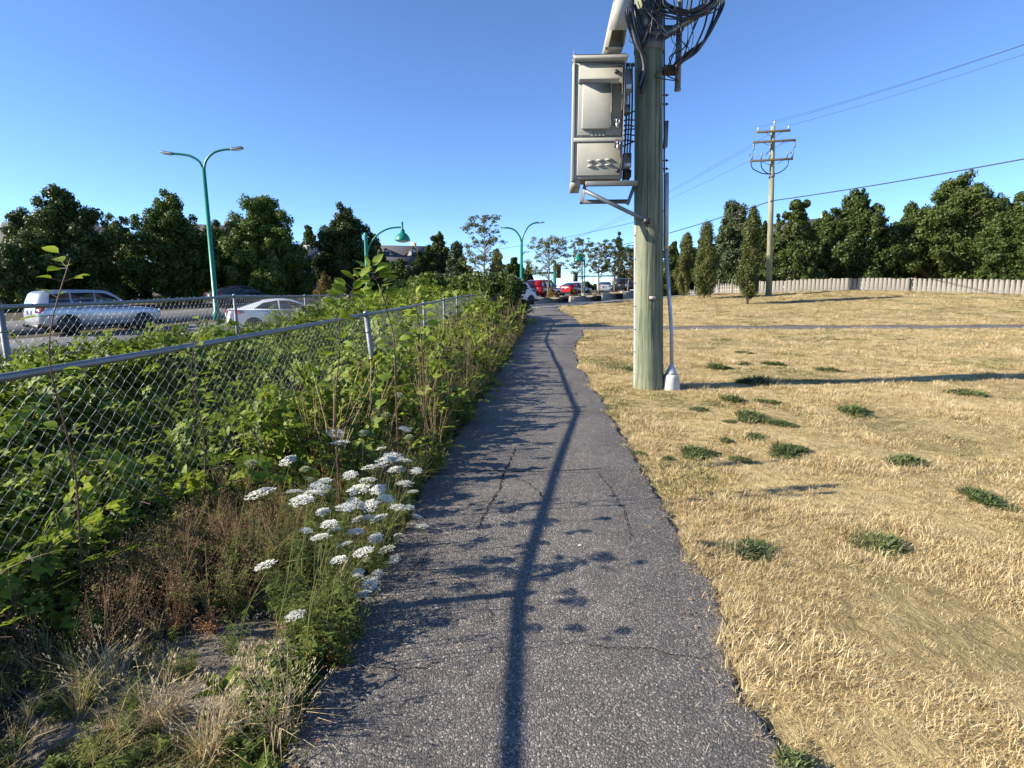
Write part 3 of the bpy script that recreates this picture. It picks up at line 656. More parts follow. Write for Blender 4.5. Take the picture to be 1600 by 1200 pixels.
# small boxes on the cabinet's right flank
for i, (pxa, pya, pxb, pyb, mm) in enumerate(((974, 105, 991, 141, 'cab_grey'), (975, 145, 983, 160, 'cabinet'), (977, 160, 988, 172, 'cab_grey'), (976, 236, 990, 260, 'cab_grey'), (978, 262, 990, 275, 'steel_dark'))):
    xa, za = cp(pxa, pyb); xb, zb = cp(pxb, pya); xa = max(xa, cw / 2 + .004)
    b = MB(); b.box(((xa + xb) / 2, -.1 + .02 * i, (za + zb) / 2), (xb - xa, .2, zb - za), bev=.01); o = b.build('junction_box', M[mm], cab)
    if i in (0, 3): b = MB(); b.box(((xa + xb) / 2, -.203 + .02 * i, za + (zb - za) * .2), (xb - xa - .03, .006, (zb - za) * .2)); b.build('printed_label', M['label_white'], o)
for k in range(7):
    x, z = cp(981, 178 + k * 8); b = MB(); y0 = -.12 + random.uniform(-.03, .03)
    b.tube(smooth_path([(cw / 2 - .01, y0, z), (cw / 2 + .06, y0 - .02, z + .02), (x + .13, y0 + .06, z + random.uniform(.02, .09))], 5), .011, 6); b.build('cable_gland', M['black_rubber'], cab, smooth=True)
for k in range(3):
    xx = cw / 2 + .04 + k * .04; b = MB(); b.tube(smooth_path([(xx, -.05, cp(0, 300)[1] + .2), (xx + .02, -.06, 1.0), (xx, -.06, 1.6), (xx + .03, -.05, ch)], 5), .014, 6); b.build('conduit', M['galv_dull' if k == 1 else 'black_rubber'], cab, smooth=True)

# ------------------------------------------------------------------ tangle of cables at the top of the pole
cables = empty('cable_tangle', Vector((PX, PY, PZ)) + pl(1015, 70)); tag(cables, 'tangle of looping black cables wrapped round the top of the pole', 'cables')
c0 = pl(1015, 70)
def cable(pts, r, mat='black_rubber', jit=.0):
    P = [Vector((pl(px, py).x - c0.x, d, pl(px, py).z - c0.z)) + Vector((random.uniform(-jit, jit), random.uniform(-jit, jit), random.uniform(-jit, jit))) for px, py, d in pts]
    b = MB(); b.tube(smooth_path(P, 7), r, 6); b.build('cable', M[mat], cables, smooth=True)
for k in range(9):   # loops on the left, dropping in front of the cabinet roof and back to the pole
    o = k * 3.1
    cable([(966 + o * .55, -30, -.3), (965 + o * .6, 12, -.34 - .01 * k), (969 + o * .55, 45, -.36), (978 + o * .6, 72 + o * .5, -.33), (988 + o * .5, 92 + o * .5, -.29), (997 + o * .2, 108 + o, -.26), (995, 130 + o, -.25)], random.choice([.017, .021, .014]), 'grey_rubber' if k == 4 else 'black_rubber', .02)
for k in range(8):
    cable([(1028 - k * 2, -25, -.3), (1020 - k * 2, 20 + k * 4, -.33), (1012 - k * 2.5, 55 + k * 3, -.34), (1000 - k, 75 + k * 3, -.32), (985 + k * 2, 62 - k * 3, -.33), (975 + k * 3, 40 - k * 4, -.32)], random.choice([.009, .012, .007]), random.choice(['black_rubber', 'black_rubber', 'grey_rubber']), .03)
for k in range(9):   # big loops on the right
    o = k * 1.0; xm = (1121, 1117, 1111, 1100, 1090, 1076, 1106, 1084, 1068)[k]; yb = (60, 66, 74, 82, 70, 62, 50, 92, 96)[k]
    cable([(xm - 2, -40, -.25), (xm, 0, -.26), (xm - 2, 22, -.27), (xm - 12, yb * .72, -.28), (xm - 30, yb + 16, -.28), (xm - 52, yb + 32, -.26), (1045 + k, 112 + k * 3, -.22)] if k < 5 or k > 6 else [(xm, -30, -.3), (xm - 6, 18, -.33), (1062, 40, -.34), (1036, 32, -.34), (1026, 8, -.33), (1030, -20, -.3)], (.020, .019, .017, .014, .010, .018, .020, .009, .008)[k], 'black_rubber', .015)
for k in range(9):
    r0 = 18 + k * 2.2; cx, cy = 1056 + random.uniform(-6, 6), 18 + random.uniform(-4, 4)
    cable([(cx + r0 * 1.6 * math.cos(t) , cy + r0 * .85 * math.sin(t), -.30 - .012 * k) for t in np.linspace(-.9 + random.uniform(-.2, .2), 3.7, 9)], random.choice([.012, .009, .014]), 'black_rubber', .02)
for k in range(4):   # thin drop wires
    x = random.uniform(1037, 1082); cable([(x, 40, -.26), (x + random.uniform(-4, 6), 70, -.28), (x + random.uniform(-12, 8), 95, -.27), (1040 + random.uniform(-3, 8), 118, -.23)], .005, 'black_rubber', .02)
for k in range(3):
    x = 1042 + k * 7; cable([(x, 55, -.26), (x + 1, 75, -.27), (x + 9, 90, -.27), (x + 2, 108, -.24)], .006, 'black_rubber', .02)
for k in range(12):
    x = random.uniform(968, 1050); cable([(x, random.uniform(-20, 20), -.33), (x + random.uniform(-20, 20), random.uniform(20, 50), -.35), (x + random.uniform(-25, 25), random.uniform(30, 80), -.36), (x + random.uniform(-20, 10), random.uniform(50, 90), -.33)], random.choice([.005, .007, .009]), random.choice(['black_rubber', 'grey_rubber']), .03)
# grey amplifier housing among the cables
amp = empty('amplifier_housing', Vector((PX, PY - .3, PZ)) + pl(1001, 48)); tag(amp, 'small grey rounded metal housing among the cables on the pole', 'housing')
b = MB(); b.box((0, 0, 0), (.11, .10, .15), bev=.03); b.build('case', M['galv_dull'], amp)
b = MB(); b.box((-.04, .02, -.16), (.09, .09, .13), rot=(0, .2, 0), bev=.025); b.build('lower_case', M['galv_dull'], amp)
# hanging grey tube right of the pole
tb = empty('splice_tube', Vector((PX, PY - .12, PZ)) + pl(1055, 146)); tag(tb, 'grey vertical metal tube clamped on the right of the pole', 'tube')
zt_ = pl(1050, 5).z - pl(1055, 146).z
b = MB(); b.tube([(0, 0, 0), (-.012, 0, zt_ * .5), (-.03, 0, zt_)], .045, 14); b.build('tube', M['galv_dull'], tb, smooth=True)
b = MB(); b.lathe([(.05, .0), (.05, .03)], 14, (0, 0, -.004)); b.build('end_cap', M['galv'], tb)
zk = pl(1050, 114).z - pl(1055, 146).z
b = MB(); b.box((-.12, .02, zk), (.22, .14, .11), bev=.01); b.build('clamp', M['rust'], tb)
zk2 = pl(1050, 50).z - pl(1055, 146).z
b = MB(); b.box((-.10, .02, zk2), (.30, .09, .07), bev=.01); b.build('clamp', M['galv_dull'], tb)

# ------------------------------------------------------------------ far utility pole and its lines
FPY = 40.0
fb = at(1201, 461, FPY); ftop = at(1208, 197, FPY)
fp = empty('utility_pole', (fb.x, FPY, float(Z(fb.x, FPY)) - .1)); tag(fp, 'distant slim utility pole with three crossarms above the cypresses', 'utility pole')
fh = ftop.z - (float(Z(fb.x, FPY)) - .1); flean = (ftop.x - fb.x) / fh; fp.rotation_euler = (0, math.atan(flean), 0)
b = MB(); b.tube([(0, 0, 0), (0, 0, fh * .5), (0, 0, fh)], [.21, .18, .14], 14); b.build('shaft', M['far_pole_wood'], fp, smooth=True)
arm_z = []
def fz(py): return at(1208, py, FPY).z - fp.location.z
for py, x0, x1, dy in ((206, 1182, 1230, 0), (221.5, 1177, 1238, 0), (250.5, 1173, 1235, 0)):
    z = fz(py); hw0 = (x0 - 1207) * FPY / FPX * 1.02; hw1 = (x1 - 1207) * FPY / FPX * 1.02
    b = MB(); b.box(((hw0 + hw1) / 2, -.19, z), (hw1 - hw0, .11, .14), bev=.01); o = b.build('crossarm', M['arm_wood'], fp)
    for s, e in ((hw0 * .55, 1), (hw1 * .55, 1)):
        b = MB(); b.tube([(s, -.2, z - .03), (0, -.17, z - .42)], .02, 5); b.build('brace', M['galv_dull'], fp)
    arm_z.append((z, hw0, hw1))
def insul(x, z, h=.22, r=.07):
    b = MB(); b.lathe([(.02, -.04), (.02, .03), (r, .04), (r * .6, .09), (r, .10), (r * .55, .15), (r * .8, .16), (.03, h)], 10, (x, -.19, z)); b.build('insulator', M['label_white'], fp)
z, h0, h1 = arm_z[0]
for x in (h0 + .1, h1 - .12): insul(x, z + .08)
insul(.0, fh + .03, .25)
z, h0, h1 = arm_z[1]
for x in (h0 + .06, -.25, h1 - .06):
    b = MB(); b.lathe([(.03, 0), (.07, -.1), (.04, -.16), (.07, -.22), (.04, -.28), (.07, -.34), (.02, -.44)], 9, (x, -.19, z - .07)); b.build('insulator', M['galv_dull'], fp)
z2, g0, g1 = arm_z[2]
for x in (g0 + .1, g0 + .75, -.3, g1 - .45, g1 - .08):
    b = MB(); b.tube([(x, -.2, z2 + .07), (x + .05, -.25, z2 + .3), (x, -.28, z2 + .5)], .05, 7); b.build('fuse_cutout', M['galv_dull'], fp)
for x, xt in ((g0 + .05, -1), (g0 + .75, -1), (g1 - .3, 1)):
    b = MB(); b.tube(smooth_path([(x, -.22, z2 - .05), (x * .9, -.2, z2 - .5), (x * .45, -.15, z2 - .85), (.05 * xt, -.1, z2 - .9)], 6), .035, 6); b.build('cable', M['black_rubber'], fp, smooth=True)
for x in (h0 + .06, -.25, h1 - .06):
    b = MB(); b.tube(smooth_path([(x, -.2, z - .5), (x - .25, -.25, z - .8), (x - .35, -.25, (z + z2) / 2 - .3), (x - .1, -.25, z2 + .5)], 6), .014, 5); b.build('jumper', M['steel_dark'], fp)
b = MB(); b.lathe([(.2, -.1), (.2, .1)], 12, (0, 0, fz(275))); b.build('pole_band', M['galv_dull'], fp)
def wire(name, label, a, b_, sag, r, grp=None):
    a = Vector(a); b_ = Vector(b_); P = [a.lerp(b_, t) - Vector((0, 0, 4 * sag * t * (1 - t))) for t in np.linspace(0, 1, 25)]
    mb = MB(); mb.tube(P, r, 4); o = mb.build(name, M['steel_dark']); tag(o, label, 'wire', grp)
fpl = fp.location
near_pole = Vector((30.5, 9, 0))
for i, (x, zz) in enumerate(((arm_z[0][1] + .1, arm_z[0][0] + .3), (0, fh + .28), (arm_z[0][2] - .12, arm_z[0][0] + .3))):
    lab = ('power line from the left insulator of the distant pole', 'power line from the top of the distant pole', 'power line from the right insulator of the distant pole')[i]
    wire('power_line', lab, (fpl.x + x + flean * zz, FPY - .19, fpl.z + zz - flean * x), (30.5 + x, -2, 12.6 + .3 * i), 1.0, .008, 'power lines overhead')
    wire('power_line', lab.replace('power line', 'receding power line'), (fpl.x + x + flean * arm_z[1][0], FPY - .19, fpl.z + (arm_z[1][0] - .1 if i != 1 else arm_z[0][0]) - flean * x), (9.0 + x, 118, 10.5 + .6 * i), .7, .010, 'receding power lines')
hz = at(1205, 314, FPY - .2)
wire('telephone_cable', 'black telephone cable crossing the distant pole below its crossarms', (hz.x, FPY - .25, hz.z), (32, 8, 8.6), .5, .03)
wire('telephone_cable', 'black telephone cable sagging away behind the cypress trees', (hz.x, FPY - .25, hz.z), (6.5, 110, 9.0), 1.2, .035)
wire('span_wire', 'thin span wire above the junction left of the pole', at(1000, 345, 60), at(690, 396, 120), .8, .025)

# ------------------------------------------------------------------ street lamps and traffic signals
def bell_lamp(px, py_top, py_bell, px_bell, Y, label, s=None, pr=1.0):
    t = at(px, py_top, Y); zg = float(Z(t.x, Y)); bx = at(px_bell, py_bell, Y); r = empty('street_lamp', (t.x, Y, zg)); tag(r, label, 'street lamp', 'green bell-shaped street lamps')
    h = t.z - zg; dx = bx.x - t.x; hb = bx.z - zg; s = s or abs(dx) / 2.0
    b = MB(); b.lathe([(.16 * pr, 0), (.16 * pr, .25), (.10 * pr, .32), (.085 * pr, h - .1), (.085 * pr, h), (.05 * pr, h + .05)], 12); b.build('pole', M['green_paint'], r, smooth=False)
    b = MB(); b.tube(smooth_path([(0, 0, h - 1.15 * s), (dx * .12, 0, h - .55 * s), (dx * .35, 0, h - .02), (dx * .65, 0, h + .27 * s), (dx, 0, h + .34 * s)], 6), .042, 8); b.build('arm', M['green_paint'], r, smooth=True)
    b = MB(); b.tube([(dx, 0, hb - .15), (dx, 0, h + .62 * s)], .05, 8); b.build('finial', M['green_paint'], r)
    k = .40 * s
    b = MB(); b.lathe([(k * 1.0, -k * .95), (k * 1.02, -k * .85), (k * .92, -k * .45), (k * .62, -k * .05), (k * .35, k * .12), (k * .3, k * .5), (k * .2, k * .62)], 18, (dx, 0, hb + .08)); b.build('lamp_shade', M['green_paint'], r, smooth=True)
    b = MB(); b.lathe([(k * .3, -k * 1.15), (k * .75, -k * 1.05), (k * .86, -k * .93)], 14, (dx, 0, hb + .08)); b.build('lens', M['lamp_glass'], r)
bell_lamp(571, 365, 368, 629, 26.5, 'green bell street lamp with curved arm behind the leafy shoots')
bell_lamp(914, 399, 403, 904, 52, 'green bell street lamp half hidden among the young street trees', 1.15, .6)
def double_lamp(px, py_top, Y, arms, label, thick=1.0):
    t = at(px, py_top, Y); zg = float(Z(t.x, Y)); r = empty('street_lamp', (t.x, Y, zg)); tag(r, label, 'street lamp'); h = t.z - zg
    b = MB(); b.lathe([(.2 * thick, 0), (.2 * thick, .4), (.13 * thick, .5), (.09 * thick, h)], 12); b.build('pole', M['green_paint'], r)
    for pxe, pye in arms:
        e = at(pxe, pye, Y); dx = e.x - t.x; hz_ = e.z - zg
        b = MB(); b.tube(smooth_path([(0, 0, h - .3), (dx * .10, 0, h + (hz_ - h) * .35), (dx * .38, 0, h + (hz_ - h) * .8), (dx * .72, 0, hz_ - .03), (dx, 0, hz_)], 6), [.06 * thick] * 25, 8); b.build('arm', M['green_paint'], r, smooth=True)
        s = 1 if dx > 0 else -1
        b = MB(); b.box((dx + s * .28, 0, hz_ + .03), (.62, .26, .12), rot=(0, -s * .12, 0), bev=.04); l = b.build('lamp_head', M['lamp_grey'], r)
        b = MB(); b.box((dx + s * .3, 0, hz_ - .035), (.4, .2, .04), rot=(0, -s * .12, 0), bev=.01); b.build('lens', M['lamp_glass'], l)
double_lamp(815, 378, 66, ((843, 348), (789, 356)), 'tall green twin-arm street lamp rising behind the white van', 1.6)
double_lamp(318, 262, 29, ((362, 233), (270, 240)), 'grey-headed twin-arm street lamp at the far left above the road')
double_lamp(811, 430, 92, ((822, 394),), 'small distant single-arm street lamp beside the twin-arm lamp', 1.6)
double_lamp(968, 425, 85, ((985, 384), (952, 386)), 'distant street lamp arching above the trees left of the pole', 1.6)
def signal(px, py_top, Y, arm_px, arm_py, heads, label, r=.12):
    t = at(px, py_top, Y); zg = float(Z(t.x, Y)); o = empty('traffic_signal', (t.x, Y, zg)); tag(o, label, 'traffic signal'); h = t.z - zg
    b = MB(); b.lathe([(r * 1.5, 0), (r * 1.5, .3), (r, .4), (r * .85, h)], 12); b.build('pole', M['green_paint'], o)
    e = at(arm_px, arm_py, Y); a = at(px, arm_py - 1, Y)
    b = MB(); b.tube([(0, 0, a.z - zg), (e.x - t.x, 0, e.z - zg)], [r * .7, r * .45], 8); b.build('mast_arm', M['green_paint'], o)
    for hx, hy in heads:
        q = at(hx, hy, Y - .2); qx, qz = q.x - t.x, q.z - zg
        b = MB(); b.box((qx, -.2, qz), (.42, .3, 1.15), bev=.05); hd = b.build('signal_head', M['signal_body'], o)
        b = MB(); b.box((qx, -.03, qz), (.62, .03, 1.35), bev=.01); b.build('backboard', M['signal_yellow' if hx < 880 else 'green_paint'], hd)
        for k in range(3):
            b = MB(); b.tube([(qx, -.34, qz + .36 - .36 * k), (qx, -.50, qz + .36 - .36 * k)], .15, 10, False); b.build('visor', M['signal_body'], hd)
signal(867, 409, 57, 832, 427, ((872, 424),), 'green traffic signal pole with mast arm reaching left behind the red truck', .17)
signal(958, 424, 74, 897, 432, ((899.5, 432),), 'green traffic signal with mast arm over the distant junction', .13)
sg = at(958, 436, 70); r = empty('pedestrian_signal', (sg.x, 70, float(Z(sg.x, 70)))); tag(r, 'slim green post with small white sign at the junction', 'sign post')
b = MB(); b.lathe([(.08, 0), (.07, sg.z - r.location.z + .3)], 10); b.build('post', M['green_paint'], r)
b = MB(); b.box((0, -.1, sg.z - r.location.z), (.35, .03, .55), bev=.01); b.build('sign_plate', M['trim'], r)

# ------------------------------------------------------------------ planters on the median
PLANT = [((829, 474), (873, 474), 44.5, 'planter wall nearest the van, low concrete with dry grass'), ((890, 470), (926, 467), 47.5, 'low concrete planter wall in front of the red car'), ((940, 465.5), (962, 462), 51.5, 'low concrete planter wall in front of the white sedan'), ((970, 461), (1000, 458), 55.5, 'farthest low concrete planter wall beside the pole')]
for i, (a, b_, Y, lab) in enumerate(PLANT):
    A = at(a[0], a[1], Y); B = at(b_[0], b_[1], Y + 1.2); zg = min(float(Z(A.x, A.y)), float(Z(B.x, B.y)), A.z, B.z) - .05
    r = empty('median_planter', (A.x, A.y, zg)); tag(r, lab, 'planter', 'planters along the median'); d = Vector((B.x - A.x, B.y - A.y, 0)); Lg = d.length; ang = math.atan2(d.y, d.x); r.rotation_euler = (0, 0, ang)
    hgt = max(.55, A.z + .42 - zg)
    b = MB(); b.box((Lg / 2, 0, hgt / 2 - .15), (Lg, .22, hgt + .3), bev=.02); b.build('wall', M['concrete'], r)
    b = MB(); b.box((Lg / 2, 2.6, hgt / 2 - .15), (Lg, .22, hgt + .3), bev=.02); b.build('wall', M['concrete'], r)
    b = MB(); b.box((Lg / 2, 1.3, hgt / 2 - .2), (Lg - .02, 2.36, hgt + .05), bev=.02); b.build('soil_bed', M['lawn'], r)
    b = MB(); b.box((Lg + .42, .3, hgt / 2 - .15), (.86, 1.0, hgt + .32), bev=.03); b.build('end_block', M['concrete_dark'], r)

# ------------------------------------------------------------------ vehicles (x forward, y left, z up)
def loft(secs):
    n = len(secs[0]); V = [p for s in secs for p in s]
    F = [(i * n + j, i * n + (j + 1) % n, (i + 1) * n + (j + 1) % n, (i + 1) * n + j) for i in range(len(secs) - 1) for j in range(n)]
    F += [tuple(range(n))[::-1], tuple((len(secs) - 1) * n + j for j in range(n))]; return V, F
def vehicle(name, label, loc, heading, paint, spec, cat='car'):
    r = empty(name, loc, heading); tag(r, label, cat)
    Lx, hw, gc = spec['L'], spec['W'] / 2, spec['gc']
    secs = []
    for (x, zb, zt, f) in spec['body']:
        w = hw * f; zm = zb + (zt - zb) * .5
        half = [(x, w * .82, zb), (x, w * .97, zb + .10), (x, w * 1.0, zm), (x, w * .985, zt - .16), (x, w * .95, zt - .05), (x, w * .80, zt)]
        secs.append(half + [(x, -p[1], p[2]) for p in half[::-1]])
    V, F = loft(secs); me = mesh_np('body', V, F, paint, True); o = link('body', me, r)
    md = o.modifiers.new('smooth', 'SUBSURF'); md.levels = 2; md.render_levels = 2
    # cabin
    prof = spec['cabin']; zb = min(p[1] for p in prof); zt = max(p[1] for p in prof); hb, ht = hw * .93, hw * spec.get('tumble', .74)
    yw = lambda z: hb + (ht - hb) * (z - zb) / (zt - zb)
    P2 = []
    k = len(prof)
    sp = smooth_path([Vector((p[0], 0, p[1])) for p in prof], 4); sp = [(p.x, p.z) for p in sp]
    V = [(x, yw(z), z) for x, z in sp] + [(x, -yw(z), z) for x, z in sp]; n = len(sp)
    F = [tuple(range(n)), tuple(range(2 * n - 1, n - 1, -1))] + [(i, n + i, n + i + 1, i + 1) for i in range(n - 1)] + [(n - 1, 2 * n - 1, n, 0)]
    link('cabin', mesh_np('cabin', V, F, paint), r)
    def side_pane(poly, nm='side_window'):
        for s in (1, -1):
            V = [(x, s * (yw(z) + .012), z) for x, z in poly] + [(x, s * (yw(z) - .02), z) for x, z in poly]; m = len(poly)
            F = [tuple(range(m)), tuple(range(2 * m - 1, m - 1, -1))] + [(i, (i + 1) % m, m + (i + 1) % m, m + i) for i in range(m)]
            link(nm, mesh_np(nm, V, F, M['glass']), r)
    for poly in spec['sides']: side_pane(poly)
    def cross_pane(a, b_, nm, inset=.10, lift=.02):
        (xa, za), (xb, zb_) = a, b_; nx, nz = -(zb_ - za), (xb - xa); ln = math.hypot(nx, nz); nx, nz = nx / ln * lift, nz / ln * lift
        if (xa + xb) / 2 * nx < 0 and abs(nx) > abs(nz) * .1: nx, nz = -nx, -nz
        if nz < 0: nx, nz = -nx, -nz
        V = []
        for (x, z) in ((xa, za), (xb, zb_)): V += [(x + nx, yw(z) - inset, z + nz), (x + nx, -(yw(z) - inset), z + nz)]
        for (x, z) in ((xa, za), (xb, zb_)): V += [(x - nx, yw(z) - inset, z - nz), (x - nx, -(yw(z) - inset), z - nz)]
        link(nm, mesh_np(nm, V, [(0, 1, 3, 2), (4, 6, 7, 5), (0, 2, 6, 4), (1, 5, 7, 3), (0, 4, 5, 1), (2, 3, 7, 6)], M['glass']), r)
    cross_pane(*spec['rear'], 'rear_window'); cross_pane(*spec['front'], 'windscreen')
    # wheels with arches
    wr = spec['wr']
    for x in spec['axles']:
        for s in (1, -1):
            w = empty('wheel', (x, s * (hw - .12), wr)); w.parent = r
            b = MB(); b.lathe([(wr * .62, -.10), (wr * .94, -.11), (wr, -.07), (wr, .07), (wr * .94, .11), (wr * .62, .10)], 22, rot=(PI / 2, 0, 0)); b.build('tyre', M['tyre'], w)
            b = MB(); b.lathe([(wr * .64, -.08), (wr * .64, .08)], 18, rot=(PI / 2, 0, 0)); b.build('rim', M['rim'], w)
            for q in range(5):
                a = 2 * PI * q / 5; b = MB(); b.box((wr * .33 * math.cos(a), s * .085, wr * .33 * math.sin(a)), (wr * .5, .02, .06), rot=(0, -a, 0)); b.build('spoke', M['steel_dark'], w)
            b = MB(); b.lathe([(wr * 1.16, -.012), (wr * 1.16, .012)], 22, (x, s * (hw * .985), wr), rot=(PI / 2, 0, 0)); b.build('wheel_arch', M['plastic_black'], r)
    xr, xf = spec['body'][0][0], spec['body'][-1][0]
    for s in (1, -1):
        for poly, nm, mm in ((spec['tail'], 'tail_light', 'tail'), (spec['head'], 'headlight', 'head')):
            V = []; 
            for (x, y, z) in poly: V.append((x, s * y, z))
            for (x, y, z) in poly: V.append((x * .96, s * (y - .06), z))
            m = len(poly); F = [tuple(range(m)), tuple(range(2 * m - 1, m - 1, -1))] + [(i, (i + 1) % m, m + (i + 1) % m, m + i) for i in range(m)]
            link(nm, mesh_np(nm, V, F, M[mm]), r)
        mx = spec['mirror']; b = MB(); b.box((mx[0], s * (hw + .09), mx[1]), (.14, .2, .14), bev=.04); b.build('mirror', paint, r)
        for hx in spec.get('handles', ()):
            b = MB(); b.box((hx, s * (hw * .985 + .012), spec['hz']), (.18, .03, .035), bev=.01); b.build('door_handle', paint, r)
    b = MB(); b.box((xr - .015, 0, spec['plate']), (.03, .42, .16), bev=.004); b.build('number_plate', M['plate'], r)
    b = MB(); b.box((xr + .03, 0, gc + .10), (.14, spec['W'] * .86, .16), bev=.04); b.build('rear_bumper', M['plastic_black'], r)
    b = MB(); b.box((xf - .03, 0, gc + .10), (.14, spec['W'] * .86, .16), bev=.04); b.build('front_bumper', M['plastic_black'], r)
    b = MB(); b.box((0, 0, gc + .06), (Lx * .8, spec['W'] * .84, .1)); b.build('underbody', M['plastic_black'], r)
    return r
SEDAN = dict(L=4.6, W=1.8, gc=.18, wr=.325, axles=(-1.35, 1.36), tumble=.70,
    body=[(-2.28, .42, .78, .80), (-2.24, .30, 1.00, .90), (-2.05, .22, 1.08, .97), (-1.5, .19, 1.03, 1.0), (-.6, .18, .98, 1.0), (.5, .18, .95, 1.0), (1.2, .19, .92, .99), (1.8, .20, .84, .96), (2.12, .24, .74, .90), (2.28, .34, .62, .76)],
    cabin=[(-2.0, 1.0), (-1.55, 1.17), (-1.0, 1.34), (-.45, 1.42), (.1, 1.40), (.6, 1.22), (1.12, .93)],
    sides=[[(-1.30, 1.04), (-.95, 1.27), (-.40, 1.36), (-.38, 1.0)], [(-.33, 1.0), (-.34, 1.36), (.05, 1.35), (.45, 1.22), (.85, .98)]],
    rear=((-1.88, 1.065), (-1.02, 1.345)), front=((1.02, .99), (.25, 1.375)),
    tail=[(-2.285, .45, .90), (-2.27, .60, .97), (-2.20, .82, 1.01), (-1.90, .905, 1.0), (-1.70, .915, .90), (-1.92, .92, .84), (-2.20, .85, .80), (-2.285, .62, .78)], head=[(2.15, .80, .74), (2.26, .50, .66), (2.28, .50, .60), (2.14, .84, .62)],
    mirror=(.75, 1.02), handles=(-.7, .25), hz=.86, plate=.78)
SUV = dict(L=4.7, W=1.88, gc=.22, wr=.36, axles=(-1.35, 1.40), tumble=.80,
    body=[(-2.33, .48, .90, .86), (-2.28, .34, 1.10, .95), (-2.0, .26, 1.14, 1.0), (-.6, .24, 1.10, 1.0), (.8, .24, 1.08, 1.0), (1.6, .25, 1.04, .97), (2.1, .28, .96, .92), (2.3, .40, .80, .80)],
    cabin=[(-2.25, 1.06), (-2.15, 1.40), (-1.95, 1.68), (-1.2, 1.76), (0, 1.74), (.45, 1.52), (1.0, 1.06)],
    sides=[[(-1.95, 1.16), (-1.85, 1.58), (-1.2, 1.64), (-1.2, 1.14)], [(-1.14, 1.14), (-1.14, 1.64), (-.35, 1.65), (-.35, 1.13)], [(-.29, 1.13), (-.29, 1.64), (.05, 1.62), (.40, 1.45), (.72, 1.12)]],
    rear=((-2.22, 1.15), (-2.0, 1.64)), front=((.93, 1.10), (.18, 1.66)),
    tail=[(-2.30, .68, 1.12), (-2.2, .92, 1.13), (-2.1, .94, .98), (-2.3, .9, .86), (-2.34, .66, .86)], head=[(2.12, .86, .92), (2.3, .5, .84), (2.31, .5, .74), (2.14, .88, .78)],
    mirror=(.62, 1.18), handles=(-.95, .1), hz=.98, plate=.86)
VAN = dict(L=4.9, W=1.86, gc=.2, wr=.34, axles=(-1.5, 1.55), tumble=.86,
    body=[(-2.42, .42, .95, .92), (-2.38, .26, 1.2, .98), (-2.0, .22, 1.24, 1.0), (0, .2, 1.22, 1.0), (1.2, .2, 1.18, 1.0), (1.75, .22, 1.08, .97), (2.2, .26, .92, .9), (2.42, .36, .72, .8)],
    cabin=[(-2.38, 1.1), (-2.36, 1.6), (-2.28, 1.95), (-1.5, 2.02), (.4, 2.0), (.85, 1.85), (1.35, 1.45), (1.75, 1.06)],
    sides=[[(.35, 1.2), (.35, 1.74), (.72, 1.74), (1.12, 1.42), (1.34, 1.16)]],
    rear=((-2.40, 1.3), (-2.34, 1.8)), front=((1.66, 1.17), (.86, 1.86)),
    tail=[(-2.40, .78, 1.35), (-2.36, .92, 1.35), (-2.34, .93, .95), (-2.41, .8, .95)], head=[(2.1, .84, .98), (2.36, .5, .86), (2.38, .5, .76), (2.12, .86, .78)],
    mirror=(1.15, 1.25), handles=(.1, .5), hz=1.0, plate=.7)
def car_at(px, Y): v = at(px, 470, Y); return (v.x, Y, float(Z(v.x, Y)) + .035)
HD = lambda right_deg: PI / 2 - math.radians(right_deg)
sc_ = car_at(446, 23.4); vehicle('parked_car', 'white sedan with red tail lights seen through the left fence', sc_, HD(60), M['car_white'], SEDAN)
v = car_at(794, 41.5); vehicle('cargo_van', 'white cargo van nosing out behind the shrubs at the path end', v, HD(46), M['car_white'], VAN, 'van')
def car_at_z(px, Y, py_base): w = at(px, py_base, Y); return (w.x, Y, max(float(Z(w.x, Y)) + .03, w.z))
v = car_at_z(850, 55, 468); vehicle('sport_utility_vehicle', 'tall red sport utility vehicle beside the traffic signal pole', v, HD(32), M['car_red'], SUV)
v = car_at_z(899, 62, 466); vehicle('hatchback', 'bright red car partly hidden by ochre shrub at the junction', v, HD(38), M['car_red'], SEDAN)
v = car_at_z(945, 68, 462); vehicle('parked_car', 'white sedan seen from behind beside the distant signal post', v, HD(12), M['car_silver'], SEDAN)
v = car_at_z(970, 74, 460); vehicle('parked_car', 'dark car at the junction just left of the pole', v, HD(20), M['car_dark'], SUV)
v = car_at_z(987, 78, 459); vehicle('parked_car', 'small dark sedan directly left of the pole strip', v, HD(70), M['car_dark'], SEDAN)
v = car_at(150, 24); vehicle('parked_car', 'grey silver hatchback on the road at the far left', v, HD(33), M['car_silver'], SUV)
v = car_at(378, 39); vehicle('parked_car', 'dark parked car across the road under the left trees', v, HD(36), M['car_dark'], SEDAN)

